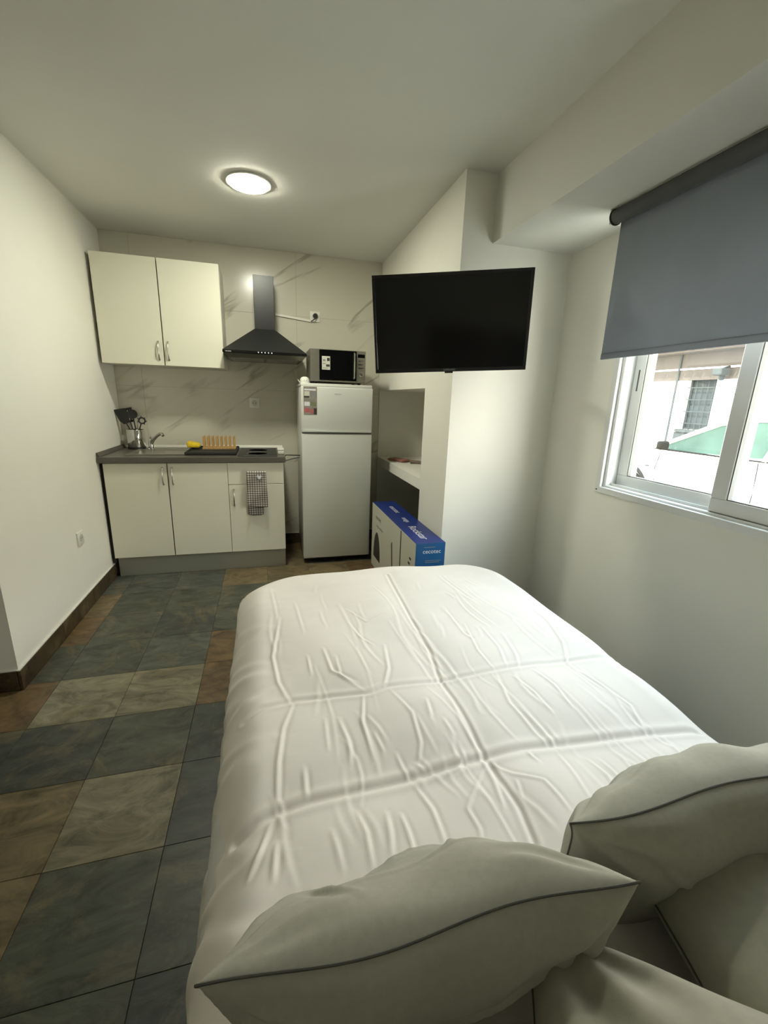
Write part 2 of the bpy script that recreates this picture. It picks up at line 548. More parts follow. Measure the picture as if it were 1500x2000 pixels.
# floor tiles
TS, TG = 0.315, 0.0013
DARK, MID, MOT, BEIGE, TAN, RUST = (rgb(62, 65, 60), rgb(80, 83, 76), rgb(74, 76, 66), rgb(124, 118, 97),
                                    rgb(112, 98, 72), rgb(102, 82, 56))
fixed = {(-1, 0): BEIGE, (0, 0): BEIGE, (-1, -1): DARK, (0, -1): MOT, (-1, -2): TAN, (0, -2): BEIGE, (0, -3): MOT,
         (1, 0): RUST, (1, -1): DARK, (1, -2): DARK, (1, -3): MOT, (1, -4): DARK, (1, -5): DARK, (0, -4): MOT, (0, -5): MOT,
         (-1, -3): TAN, (-1, -4): MOT, (-2, -2): TAN, (-2, -1): DARK, (-2, 0): RUST, (-2, -3): RUST, (0, 1): MID, (0, 2): DARK, (-1, 1): MOT,
         (-1, 2): MOT, (-1, 3): MOT, (0, 3): MOT, (0, 4): MID, (1, 1): RUST, (1, 2): MOT, (1, 3): MOT, (1, 4): TAN, (1, 5): TAN,
         (2, 4): TAN, (2, 5): TAN, (3, 4): TAN, (2, 3): MOT, (-2, 1): MOT}
tb = MB().box(0, TS-TG, 0, TS-TG, -0.004, 0.0, 0.0008)
bmesh.ops.recalc_face_normals(tb.bm, faces=tb.bm.faces)
tme = bpy.data.meshes.new('tile')
tb.bm.to_mesh(tme); tb.bm.free()
tme.materials.append(M['slate'])
floor_off = worldloc(floor)
for xi in range(-7, 7):
    for yi in range(-7, 7):
        x, y = -0.655 + TS*xi, 1.745 + TS*yi
        if x > 1.6 or y > 3.9: continue
        me_ = tme
        if x < XL-0.02 and y + TS > YJ + 0.02:
            if x + TS < XL and y > YJ-0.02: continue
            q = MB()
            if y < YJ-0.02: q.box(0, TS-TG, 0, YJ-0.012-y, -0.004, 0.0, 0.0008)
            if x + TS > XL: q.box(max(0, XL-x+0.012) if y > YJ-0.02 else XL-x+0.012, TS-TG, 0 if y > YJ-0.02 else YJ-0.012-y, TS-TG, -0.004, 0.0, 0.0008)
            bmesh.ops.recalc_face_normals(q.bm, faces=q.bm.faces)
            me_ = bpy.data.meshes.new('tile'); q.bm.to_mesh(me_); q.bm.free()
            me_.materials.append(M['slate'])
        t = bpy.data.objects.new('tile', me_)
        COL.objects.link(t)
        t.parent = floor
        t.location = Vector((x, y, 0.0)) - floor_off
        t.color = fixed.get((xi, yi), random.choice([DARK, MID, MOT, MOT, MOT, TAN, RUST]))

# marble tiles on the back wall
off = worldloc(wall_back)
for zi, (za, zb) in enumerate([(0.0, 0.17), (0.17, 0.77), (0.77, 1.37), (1.37, 1.97), (1.97, ZC)]):
    for xa, xb in [(XL, -0.92), (-0.92, 0.28), (0.28, XC)]:
        MB().box(xa+0.0008, xb-0.0008, YB, YB+0.003, za+0.0008, zb-0.0008, 0.0006).build('tile', M['marble'], wall_back)

# skirting tiles
def skirting(name, runs):
    e = bpy.data.objects.new(name, None)
    COL.objects.link(e)
    struct(e)
    e.location = (runs[0][0], runs[0][2], 0)
    for (xa, xb, ya, yb, ax) in runs:
        a, bq = (ya, yb) if ax == 'y' else (xa, xb)
        n = max(1, round(abs(bq-a)/0.44))
        for i in range(n):
            p, q = a+(bq-a)*i/n+0.0015, a+(bq-a)*(i+1)/n-0.0015
            if ax == 'y': MB().box(xa, xb, p, q, 0.0, 0.098, 0.001).build('tile', M['slate_base'], e)
            else: MB().box(p, q, ya, yb, 0.0, 0.098, 0.001).build('tile', M['slate_base'], e)
        if ax == 'y': box('reflection_strip', M['white_plastic'], e, xa, xb-0.002, ya, yb, 0.098, 0.103)  # white strip painted as the bright reflection along the skirting top
        else: box('reflection_strip', M['white_plastic'], e, xa, xb, ya+0.002, yb, 0.098, 0.103)
    return e
skirting('baseboard_left', [(XL, XL+0.012, YJ-0.012, 3.33, 'y'), (XF, XL-0.002, YJ-0.012, YJ, 'x')])
skirting('baseboard_back', [(0.125, XC, YB-0.012, YB, 'x')])

# ================================================================== WINDOW
win = bpy.data.objects.new('window_1', None)
COL.objects.link(win)
win.location = (XR+0.1, 1.2, WZ0)
struct(win, 'white sliding window with two sashes in the right wall')
def ring(mb, x0, x1, y0, y1, z0, z1, wy, wz, bev=0.002):
    mb.box(x0, x1, y0, y1, z0, z0+wz, bev)
    mb.box(x0, x1, y0, y1, z1-wz, z1, bev)
    mb.box(x0, x1, y0, y0+wy, z0+wz, z1-wz, bev)
    mb.box(x0, x1, y1-wy, y1, z0+wz, z1-wz, bev)
b = MB()
ring(b, XR-0.014, XR+0.004, WY0-0.018, WY1+0.018, WZ0-0.018, WZ1+0.018, 0.034, 0.030)
b.build('casing', M['white_pvc'], win)
b = MB()
ring(b, XR+0.004, XR+0.115, WY0, WY1, WZ0, WZ1, 0.035, 0.022)
b.build('frame', M['white_pvc'], win)
for k in (0, 1):       # rails of the two tracks
    box('track', M['white_pvc'], win, XR+0.030+k*0.05, XR+0.034+k*0.05, WY0+0.03, WY1-0.03, WZ0+0.022, WZ0+0.034)
def sash(x0, ya, yb, slot):
    s = MB()
    ring(s, x0, x0+0.03, ya, yb, WZ0+0.024, WZ1-0.024, 0.062, 0.055, 0.003)
    s = s.build('sash', M['white_pvc'], win)
    g = MB()
    ring(g, x0+0.003, x0+0.027, ya+0.0615, yb-0.0615, WZ0+0.0785, WZ1-0.0785, 0.004, 0.004, 0)
    g.build('gasket', M['grey_pvc'], s)
    box('pane', M['glass'], s, x0+0.012, x0+0.016, ya+0.0635, yb-0.0635, WZ0+0.0805, WZ1-0.0805)
    if slot == 'l':
        box('pull_slot', M['grey_pvc'], s, x0-0.001, x0+0.004, yb-0.037, yb-0.026, 1.40, 1.50, 0.002)
    return s
sash(XR+0.062, 1.182, WY1-0.035, 'l')
sash(XR+0.016, WY0+0.035, 1.24, 'r')
MB().lathe([(0.004, 0), (0.004, 0.002), (0.0, 0.0025)], (XR-0.0165, WY1+0.002, WZ0-0.004), 10, 'x').build('screw', M['grey_pvc'], win)

# ================================================================== ROLLER BLIND
blind = thing('roller_blind', 'grey fabric roller blind half drawn over the window', 'blind', (1.48, 1.1, 1.53))
BY0, BY1 = 0.45, 1.725
b = MB().tube([(1.458, BY0-0.005, 2.098), (1.458, BY1+0.012, 2.098)], 0.028, 28)
b.build('roll', M['blind_tube'], blind, True)
b = MB()
b.box(1.4835, 1.4850, BY0, BY1, 1.552, 2.10)
b.build('fabric', M['blind'], blind)
b = MB().box(1.480, 1.4885, BY0, BY1, 1.530, 1.556, 0.003, 2)
b.build('bottom_bar', M['blind'], blind, True)
b = MB()
b.box(1.436, 1.492, BY1+0.013, BY1+0.018, 2.072, BZ, 0.002)
b.box(1.436, 1.492, BY1-0.02, BY1+0.018, BZ-0.0025, BZ)
b.build('bracket', M['white_plastic'], blind)
b = MB()
b.box(1.436, 1.492, BY0-0.012, BY0-0.007, 2.072, BZ, 0.002)
b.box(1.436, 1.492, BY0-0.012, BY0+0.03, BZ-0.0025, BZ)
b.build('bracket', M['white_plastic'], blind)
b = MB().lathe([(0.031, 0), (0.031, 0.006), (0.012, 0.009), (0.0, 0.009)], (1.458, BY1+0.004, 2.098), 28, 'y')
b.build('end_cap', M['dark_plastic'], blind, True)
b = MB().box(1.444, 1.470, BY0, BY1, 2.1255, 2.1275)
b.build('mounting_rail', M['white_plastic'], blind)

# ================================================================== CEILING LIGHT
M['diffuser'] = emit_mat('lamp_diffuser', (0.965, 0.965, 0.80, 1), LAMP)
def ceiling_light(x, y, label):
    t = thing('ceiling_light', label, 'ceiling light', (x, y, ZC-0.018))
    b = MB().lathe([(0.112, 0.0), (0.118, -0.003), (0.117, -0.010), (0.106, -0.012), (0.106, -0.006), (0.0, -0.006)], (x, y, ZC), 48)
    b.build('rim', M['white_plastic'], t, True)
    b = MB().lathe([(0.0, -0.0065), (0.105, -0.0065), (0.105, -0.012), (0.102, -0.016), (0.092, -0.0175), (0.0, -0.018)], (x, y, ZC), 48)
    b.build('diffuser', M['diffuser'], t, True)
    return t
ceiling_light(-0.04, 2.79, 'round white ceiling light glowing in front of the kitchen units')

# ================================================================== KITCHEN UNITS
def bow_handle(parent, x, y, z0, z1, horizontal=False, x1=None):
    b = MB()
    n = 12
    pts = []
    for i in range(n+1):
        t = i/n
        d = 0.026*math.sin(PI*min(1, max(0, t)))**0.6
        if horizontal: pts.append((x + (x1-x)*t, y-d, z0))
        else: pts.append((x, y-d, z0+(z1-z0)*t))
    r = [0.0065 if i in (0, n) else 0.0048 for i in range(n+1)]
    b.tube(pts, r, 8)
    return b.build('handle', M['steel'], parent, True)

DY = 3.285                       # face of the doors
def base_unit(x0, x1, label):
    t = thing('base_cabinet', label, 'cabinet', ((x0+x1)/2, 3.57, 0.10), 'white kitchen base cabinets')
    b = MB()
    b.box(x0, x0+0.016, DY+0.019, YB-0.012, 0.15, 0.845)
    b.box(x1-0.016, x1, DY+0.019, YB-0.012, 0.15, 0.845)
    b.box(x0+0.016, x1-0.016, DY+0.019, YB-0.012, 0.15, 0.166)
    b.box(x0+0.016, x1-0.016, YB-0.018, YB-0.012, 0.166, 0.845)
    b.box(x0+0.016, x1-0.016, DY+0.019, DY+0.10, 0.829, 0.845)
    b.build('body', M['cab_side'], t)
    return t
def front(parent, name, x0, x1, z0, z1, y=DY):
    return box(name, M['cab'], parent, x0+0.0015, x1-0.0015, y, y+0.018, z0, z1, 0.0012)
u1 = base_unit(-1.083, -0.281, 'white double-door sink cabinet with steel bow handles')
d = front(u1, 'door', -1.083, -0.685, 0.155, 0.842); bow_handle(d, -0.714, DY, 0.69, 0.812)
d = front(u1, 'door', -0.681, -0.281, 0.155, 0.842); bow_handle(d, -0.652, DY, 0.69, 0.812)
u2 = base_unit(-0.281, 0.121, 'narrow white cabinet with drawer above door, towel hanging on it')
d = front(u2, 'drawer', -0.281, 0.121, 0.683, 0.842); bow_handle(d, -0.144, DY, 0.765, 0.765, True, -0.016)
d = front(u2, 'door', -0.281, 0.121, 0.155, 0.679); bow_handle(d, -0.245, DY, 0.52, 0.645)
tag(box('plinth', M['alu'], None, -1.075, 0.119, DY+0.045, DY+0.061, 0.0, 0.150), 'brushed aluminium kick plate under the base cabinets', 'plinth')
tag(box('gap_shade_strip', M['edge_dark'], None, XL+0.003, -1.085, DY+0.03, DY+0.05, 0.11, 0.843), 'dark strip painted as shade in the gap between left wall and sink cabinet', 'shade strip')  # dark strip painted as the shade of the open gap beside the cabinet

WT = 0.888
b = MB().box(-1.105, 0.135, 3.262, YB-0.003, 0.847, WT, 0.004, 2)
wt = tag(b.build('worktop', M['worktop']), 'grey laminate worktop over the base cabinets', 'worktop')
ups = thing('worktop_upstand', 'shiny aluminium upstand strip along the back of the worktop', 'upstand', (-0.48, YB-0.012, WT))
b = MB().prism([(YB-0.002, WT), (YB-0.022, WT), (YB-0.022, WT+0.006), (YB-0.008, WT+0.021), (YB-0.002, WT+0.021)], 'x', -1.09, 0.130)
b.build('strip', M['bright_alu'], ups)
b = MB().prism([(YB-0.002, WT), (YB-0.0235, WT), (YB-0.0235, WT+0.007), (YB-0.008, WT+0.023), (YB-0.002, WT+0.023)], 'x', 0.130, 0.136)
b.build('end_cap', M['white_plastic'], ups)
b = MB().prism([(XL+0.002, WT), (XL+0.022, WT), (XL+0.022, WT+0.006), (XL+0.008, WT+0.028), (XL+0.002, WT+0.028)], 'y', 3.275, YB-0.024)
tag(b.build('side_upstand', M['worktop']), 'grey upstand strip where the worktop meets the left wall', 'upstand')

# sink
sk = thing('kitchen_sink', 'stainless steel inset sink at the left of the worktop', 'sink', (-0.78, 3.55, WT))
SX0, SX1, SY0, SY1 = -0.965, -0.575, 3.38, 3.73
b = MB()
ro = [(SX0, SY0), (SX1, SY0), (SX1, SY1), (SX0, SY1)]
for (xa, xb, ya, yb) in [(SX0, SX1, SY0, SY0+0.03), (SX0, SX1, SY1-0.05, SY1), (SX0, SX0+0.03, SY0+0.03, SY1-0.05), (SX1-0.03, SX1, SY0+0.03, SY1-0.05)]:
    b.box(xa, xb, ya, yb, WT+0.0005, WT+0.0055, 0.0015)
b.build('rim', M['steel'], sk)
b = MB()
xa, xb, ya, yb = SX0+0.03, SX1-0.03, SY0+0.03, SY1-0.05
b.box(xa, xb, ya, yb, WT+0.0006, WT+0.0016)
b.lathe([(0.032, 0.0), (0.032, 0.002), (0.024, 0.002), (0.02, 0.0012), (0.0, 0.0012)], ((xa+xb)/2, (ya+yb)/2, WT+0.0016), 20)
b.build('bowl', M['steel'], sk)
# tap
tp = thing('kitchen_tap', 'chrome mixer tap slanting up behind the sink', 'tap', (-0.865, 3.68, WT+0.0055))
b = MB().lathe([(0.024, 0.0), (0.024, 0.006), (0.019, 0.010), (0.018, 0.055), (0.014, 0.062), (0.0, 0.062)], (-0.865, 3.70, WT+0.0055), 20)
b.build('body', M['chrome'], tp, True)
b = MB().tube([(-0.862, 3.695, WT+0.05), (-0.84, 3.67, WT+0.08), (-0.80, 3.62, WT+0.115), (-0.765, 3.58, WT+0.135), (-0.752, 3.565, WT+0.135), (-0.745, 3.556, WT+0.122)], [0.013, 0.012, 0.011, 0.0105, 0.0105, 0.0105], 12)
b.build('spout', M['chrome'], tp, True)
b = MB().tube([(-0.866, 3.70, WT+0.064), (-0.87, 3.715, WT+0.085), (-0.872, 3.74, WT+0.095)], [0.008, 0.006, 0.005], 10)
b.build('lever', M['chrome'], tp, True)

# hob
hob = thing('hob', 'dark glass hob set in the right end of the worktop', 'hob', (-0.07, 3.53, WT))
b = MB().box(-0.205, 0.078, 3.285, 3.79, WT+0.0005, WT+0.006, 0.002)
b.build('glass_plate', M['hob_glass'], hob)
for yy in (3.42, 3.65):
    b = MB()
    b.lathe([(0.078, 0.0), (0.078, 0.0006), (0.074, 0.0006), (0.074, 0.0)], (-0.065, yy, WT+0.006), 32)
    b.build('cooking_zone', M['ink_grey'], hob)
# white salt box
sb = thing('white_block', 'small white plastic box at the right end of the worktop', 'box', (0.112, 3.47, WT))
box('base', M['white_plastic'], sb, 0.085, 0.131, 3.42, 3.55, WT+0.0005, WT+0.030, 0.005, 2, True)
box('lid', M['white_plastic'], sb, 0.083, 0.133, 3.418, 3.552, WT+0.0305, WT+0.040, 0.003, 2, True)

# drying mat / rack / sponge
dm = thing('drying_tray', 'shallow black drying tray beside the sink', 'tray', (-0.4, 3.57, WT))
b = MB().box(-0.572, -0.222, 3.36, 3.79, WT+0.0005, WT+0.010, 0.004, 2)
b.build('base', M['black_mat'], dm)
b = MB()
for (xa, xb, ya, yb) in [(-0.575, -0.219, 3.357, 3.367), (-0.575, -0.219, 3.783, 3.793), (-0.575, -0.565, 3.367, 3.783), (-0.229, -0.219, 3.367, 3.783)]:
    b.box(xa, xb, ya, yb, WT+0.004, WT+0.024, 0.003)
b.build('rim', M['black_mat'], dm)
rk = thing('dish_rack', 'bamboo plate rack with upright pegs on the black tray', 'dish rack', (-0.37, 3.71, WT+0.0105))
for yy in (3.66, 3.745):
    box('rail', M['wood'], rk, -0.49, -0.238, yy-0.009, yy+0.009, WT+0.0105, WT+0.028, 0.002)
for k in range(8):
    xx = -0.478 + k*0.0325
    for yy in (3.66, 3.745):
        box('peg', M['wood'], rk, xx-0.0065, xx+0.0065, yy-0.005, yy+0.005, WT+0.028, WT+0.112, 0.002)
for k in range(3):
    xx = -0.465+k*0.1
    box('cross_bar', M['wood'], rk, xx-0.008, xx+0.008, 3.669, 3.736, WT+0.013, WT+0.024)
b = MB()
b.box(-0.60, -0.505, 3.63, 3.73, WT+0.012, WT+0.052, 0.012, 3)
sp_ = b.build('sponge', M['sponge'], None, True)
spm = sp_.data
for v in spm.vertices:
    up_ = 1.0 if v.co.z > 0.02 else 0.0
    v.co.z += up_*(0.014*math.cos(v.co.x*45)+0.010*math.sin(v.co.y*70+v.co.x*40))
sp_.location.z = WT+0.0245
tag(sp_, 'crumpled yellow sponge cloth on the corner of the black tray', 'sponge')

# utensil pot
px, py = -0.985, 3.775
pot = thing('utensil_pot', 'polished steel utensil pot in the corner of the worktop', 'pot', (px, py, WT))
b = MB().lathe([(0.0, 0.004), (0.058, 0.004), (0.058, 0.15), (0.0605, 0.152), (0.062, 0.15), (0.0605, 0.012), (0.058, 0.008), (0.0, 0.008)], (px, py, WT), 32)
b.build('cup', M['chrome'], pot, True)
b = MB().lathe([(0.0, 0.0005), (0.060, 0.0005), (0.063, 0.004), (0.063, 0.018), (0.0612, 0.02)], (px, py, WT), 32)
b.build('base_ring', M['black_nylon'], pot, True)
def utensil(name, label, tip, base, head, m=M['black_nylon']):
    t = thing(name, label, 'utensil', base, 'kitchen utensils in the steel pot')
    b = MB().tube([base, tuple(base[i]+(tip[i]-base[i])*0.5 for i in range(3)), tip], [0.006, 0.0055, 0.0045], 8)
    b.build('handle', m, t, True)
    ax = (Vector(tip)-Vector(base)).normalized()
    side = Vector((1, 0, 0)) - ax*ax.x
    side.normalize()
    Mx = frame(tip, side, ax)
    hb = MB(); hb.M = Mx
    head(hb)
    hb.build('head', m, t, True)
    return t
def h_spatula(hb):
    hb.prism([(-0.018, -0.01), (0.018, -0.01), (0.036, 0.02), (0.038, 0.10), (-0.038, 0.112), (-0.036, 0.02)], 'z', -0.002, 0.002)
def h_slot(hb):
    for k in range(4):
        xx = -0.03+k*0.017
        hb.box(xx, xx+0.010, 0.0, 0.085, -0.0018, 0.0018)
    hb.box(-0.033, 0.034, 0.084, 0.1, -0.0018, 0.0018)
    hb.box(-0.026, 0.028, -0.012, 0.004, -0.0018, 0.0018)
def h_ladle(hb):
    prof = [(0.036*math.sin(a), -0.03*math.cos(a)) for a in [i*PI/2/7 for i in range(8)]]
    prof[0] = (0.0, -0.03)
    hb.lathe(prof + [(0.033, 0.0), (0.0, -0.024)], (0, 0.03, 0.012), 20)
def h_ring(hb):
    hb.tube([(0.022*math.cos(a), 0.026+0.022*math.sin(a), 0) for a in [i*2*PI/20 for i in range(21)]], 0.006, 8, False)
    for k in range(7):
        a = k*2*PI/7+0.2
        hb.tube([(0.022*math.cos(a), 0.026+0.022*math.sin(a), 0), (0.034*math.cos(a), 0.026+0.034*math.sin(a), 0.006)], 0.0035, 6)
def h_knife(hb):
    hb.prism([(-0.006, 0), (0.006, 0), (0.005, 0.06), (0.0, 0.075), (-0.006, 0.06)], 'z', -0.0012, 0.0012)
utensil('spatula', 'black nylon spatula leaning to the wall in the pot', (px-0.055, py-0.01, WT+0.205), (px+0.015, py+0.005, WT+0.012), h_spatula)
utensil('slotted_turner', 'black slotted turner standing in the steel pot', (px-0.035, py+0.03, WT+0.215), (px+0.01, py-0.012, WT+0.012), h_slot)
utensil('ladle', 'black ladle with round bowl in the steel pot', (px-0.008, py+0.022, WT+0.235), (px+0.02, py-0.01, WT+0.012), h_ladle)
utensil('kitchen_knife', 'thin upright knife in the steel pot', (px+0.016, py+0.02, WT+0.19), (px+0.005, py+0.02, WT+0.012), h_knife, M['steel'])
utensil('pasta_server', 'black pasta server with a pronged ring head in the pot', (px+0.048, py-0.005, WT+0.195), (px-0.02, py+0.01, WT+0.012), h_ring)

# towel over the drawer handle
def towel():
    t = thing('kitchen_towel', 'grey checked kitchen towel hanging over the drawer handle', 'towel', (-0.08, DY-0.03, 0.445))
    def sheet(x0, x1, ztop, zbot, y, amp, name, flare):
        nx, nz = 28, 40
        vs_, fs_ = [], []
        for j in range(nz+1):
            for i in range(nx+1):
                u, v = i/nx, j/nz
                xx = x0+(x1-x0)*u + flare*v*(u-0.5)
                zz = ztop+(zbot-ztop)*v + 0.006*math.sin(u*5+name)*v
                yy = y - amp*(0.4+v)*math.sin(u*13+name*2) - 0.004*math.sin(v*9+u*4)
                vs_.append((xx, yy, zz))
        for j in range(nz):
            for i in range(nx):
                a = j*(nx+1)+i
                fs_.append((a, a+1, a+nx+2, a+nx+1))
        me = bpy.data.meshes.new('towel_sheet')
        me.from_pydata(vs_, [], fs_)
        return me
    f = put('front_fold', sheet(-0.147, -0.010, 0.772, 0.517, DY-0.041, 0.003, 1, 0.014), M['towel'], t, True)
    r = put('back_fold', sheet(-0.150, -0.030, 0.772, 0.447, DY-0.013, 0.0025, 2, -0.004), M['towel'], t, True)
    for o in (f, r):
        so = o.modifiers.new('solid', 'SOLIDIFY'); so.thickness = 0.004
    vs_, fs_ = [], []
    nx = 24
    for j in range(9):
        a = PI*j/8
        for i in range(nx+1):
            vs_.append((-0.147+0.137*i/nx, DY-0.027+0.014*math.cos(a), 0.772+0.011*math.sin(a)))
    for j in range(8):
        for i in range(nx):
            a = j*(nx+1)+i
            fs_.append((a, a+1, a+nx+2, a+nx+1))
    me = bpy.data.meshes.new('towel_top')
    me.from_pydata(vs_, [], fs_)
    o = put('top_fold', me, M['towel'], t, True)
    so = o.modifiers.new('solid', 'SOLIDIFY'); so.thickness = 0.004
    b = MB().prism([(-0.078, 0.748), (-0.068, 0.760), (-0.058, 0.750), (-0.050, 0.760), (-0.040, 0.748), (-0.058, 0.722)], 'y', DY-0.0475, DY-0.0465)
    b.build('heart_patch', M['ink_white'], t)
towel()

# wall cabinet
UY = 3.545
wc = thing('wall_cabinet', 'white double-door wall cabinet above the sink', 'cabinet', (-0.683, 3.7, 1.512))
b = MB()
b.box(-1.085, -1.069, UY+0.019, YB-0.003, 1.512, 2.213); b.box(-0.296, -0.280, UY+0.019, YB-0.003, 1.512, 2.213)
b.box(-1.069, -0.296, UY+0.019, YB-0.003, 1.512, 1.528); b.box(-1.069, -0.296, UY+0.019, YB-0.003, 2.197, 2.213)
b.box(-1.069, -0.296, YB-0.008, YB-0.003, 1.528, 2.197)
b.build('body', M['cab_side'], wc)
d = front(wc, 'door', -1.085, -0.685, 1.513, 2.212, UY); bow_handle(d, -0.715, UY, 1.55, 1.675)
d = front(wc, 'door', -0.681, -0.280, 1.513, 2.212, UY); bow_handle(d, -0.652, UY, 1.55, 1.675)

# extractor hood
hd = thing('extractor_hood', 'black pyramid extractor hood with tall chimney', 'extractor hood', (0.02, 3.65, 1.59))
HX0, HX1, HY0 = -0.278, 0.318, 3.425
cx0, cx1, cy0 = -0.052, 0.098, 3.67
def frustum(mb, lo, hi, z0, z1):
    A = [(lo[0], lo[2], z0), (lo[1], lo[2], z0), (lo[1], lo[3], z0), (lo[0], lo[3], z0)]
    B = [(hi[0], hi[2], z1), (hi[1], hi[2], z1), (hi[1], hi[3], z1), (hi[0], hi[3], z1)]
    a = [mb._v(p) for p in A]; bb = [mb._v(p) for p in B]
    mb.bm.faces.new(a[::-1]); mb.bm.faces.new(bb)
    for i in range(4): mb.bm.faces.new([a[i], a[(i+1) % 4], bb[(i+1) % 4], bb[i]])
b = MB()
frustum(b, (HX0, HX1, HY0, YB-0.003), (cx0-0.004, cx1+0.004, cy0-0.004, YB-0.003), 1.638, 1.82)
b.build('canopy', M['hood'], hd)
b = MB().box(HX0, HX1, HY0-0.002, YB-0.003, 1.618, 1.638, 0.003)
b.build('rim', M['black_glass'], hd)
b = MB()
frustum(b, (HX0+0.03, HX1-0.03, HY0+0.03, YB-0.003), (HX0+0.005, HX1-0.005, HY0+0.005, YB-0.003), 1.590, 1.618)
b.build('underside', M['hood_under'], hd)
for k in range(2):
    xa = HX0+0.05+k*0.255
    b = MB()
    for j in range(9):
        b.box(xa, xa+0.235, HY0+0.07+j*0.035, HY0+0.09+j*0.035, 1.5865, 1.5898)
    b.build('grease_filter', M['steel'], hd)
box('chimney', M['hood'], hd, cx0, cx1, cy0, YB-0.003, 1.82, 2.20, 0.002)
for k in range(5):
    xx = -0.03+k*0.0235
    b = MB().lathe([(0.0045, 0.0), (0.0045, -0.003), (0.0, -0.0035)], (xx, HY0-0.002, 1.629), 12, 'y')
    b.build('button', M['ink_white'], hd, True)
text('logo', 'cecotec', 0.013, M['ink_white'], hd, frame((HX0+0.04, HY0-0.0026, 1.628), (1, 0, 0), (0, 0, 1)), 0.0002)

# cable duct, sockets
def socket(name, label, c, axis, holes=True):
    t = thing(name, label, 'socket', c, None)
    x, y, z = c
    s = 0.041
    if axis == 'y':
        box('plate', M['white_plastic'], t, x-s, x+s, y-0.009, y, z-s, z+s, 0.003, 2, True)
        MB().lathe([(0.023, 0.0), (0.022, -0.0022), (0.0, -0.0022)], (x, y-0.009, z), 24, 'y').build('ring', M['ring_grey'], t)
        for k in (-1, 1):
            if holes: MB().lathe([(0.003, 0.0), (0.003, -0.0005), (0, -0.0005)], (x+k*0.0095, y-0.0112, z), 10, 'y').build('hole', M['ink'], t)
    else:
        box('plate', M['white_plastic'], t, x, x+0.010, y-s, y+s, z-s, z+s, 0.003, 2, True)
        MB().lathe([(0.023, 0.0), (0.022, 0.0022), (0.0, 0.0022)], (x+0.010, y, z), 24, 'x').build('ring', M['ring_grey'], t)
        for k in (-1, 1):
            MB().lathe([(0.003, 0.0), (0.003, 0.0005), (0, 0.0005)], (x+0.0122, y+k*0.0095, z), 10, 'x').build('hole', M['ink'], t)
    return t
socket('wall_socket', 'white wall socket on the marble above the dish rack', (-0.083, YB-0.0005, 1.264), 'y')
socket('wall_socket', 'white wall socket low on the left wall', (XL, 2.84, 0.458), 'x')
socket('wall_socket', 'white wall socket high up with a black plug in it', (0.431, YB-0.0005, 1.977), 'y', False)
pl = thing('power_plug', 'black plug and short cord in the high socket', 'plug', (0.433, YB-0.012, 1.96))
MB().lathe([(0.019, -0.0115), (0.019, -0.03), (0.015, -0.036), (0, -0.037)], (0.433, YB, 1.982), 18, 'y').build('plug_body', M['dark_plastic'], pl, True)
MB().tube([(0.433, YB-0.034, 1.975), (0.425, YB-0.038, 1.955), (0.408, YB-0.03, 1.942), (0.398, YB-0.014, 1.938)], 0.0035, 8).build('cord', M['dark_plastic'], pl, True)
b = MB()
b.M = frame((0.255, YB, 1.955), (0.29, 0, -0.030), (0, 0, 1))
b.box(-0.148, 0.148, -0.009, 0.009, 0.0005, 0.012, 0.0015)
tag(b.build('cable_duct', M['white_plastic']), 'thin white cable duct sloping from hood chimney to socket', 'cable duct')

# ================================================================== FRIDGE
fr = thing('fridge', 'white two-door fridge freezer under the microwave', 'fridge', (0.537, 3.6, 0.0))
FX0, FX1, FY = 0.262, 0.812, 3.325
box('body', M['fridge'], fr, FX0+0.004, FX1-0.004, FY+0.062, YB-0.03, 0.03, 1.405, 0.006, 2, True)
box('top_panel', M['fridge'], fr, FX0, FX1, FY+0.03, YB-0.03, 1.405, 1.428, 0.006, 2, True)
box('gasket', M['gasket'], fr, FX0+0.012, FX1-0.012, FY+0.052, FY+0.062, 0.04, 1.40)
ud = box('freezer_door', M['fridge'], fr, FX0, FX1, FY, FY+0.052, 1.066, 1.404, 0.008, 3, True)
ld = box('fridge_door', M['fridge'], fr, FX0, FX1, FY, FY+0.052, 0.045, 1.056, 0.008, 3, True)
def grip(parent, z0, z1, sgn):
    b = MB()
    n = 16
    for i in range(n):
        u0, u1 = i/n, (i+1)/n
        h = lambda u: 0.006+0.010*(2*u-1)**2
        xa, xb = FX0+0.012+(FX1-FX0-0.024)*u0, FX0+0.012+(FX1-FX0-0.024)*u1
        b.prism([(xa, z0), (xb, z0), (xb, z0+sgn*h(u1)), (xa, z0+sgn*h(u0))], 'y', FY-0.008, FY+0.004)
    b.build('grip', M['fridge'], parent)
grip(ud, 1.072, 0, 1)
box('gap_strip', M['gasket'], fr, FX0+0.006, FX1-0.006, FY+0.012, FY+0.05, 1.0562, 1.0658)
text('logo', 'infiniton', 0.017, M['ink_grey'], ud, frame((0.54, FY-0.0004, 1.354), (1, 0, 0), (0, 0, 1)), 0.0003)
for xx in (FX0+0.05, FX1-0.05):
    for yy in (FY+0.10, YB-0.09):
        MB().lathe([(0.018, 0.0), (0.018, 0.012), (0.012, 0.014), (0.012, 0.031)], (xx, yy, 0.0), 12).build('foot', M['dark_plastic'], fr)
box('kick_strip', M['dark_plastic'], fr, FX0+0.01, FX1-0.01, FY+0.06, FY+0.075, 0.012, 0.045)
st = MB().box(0.281, 0.380, FY-0.0012, FY-0.0002, 1.197, 1.402).build('sticker', M['sticker'], ud)
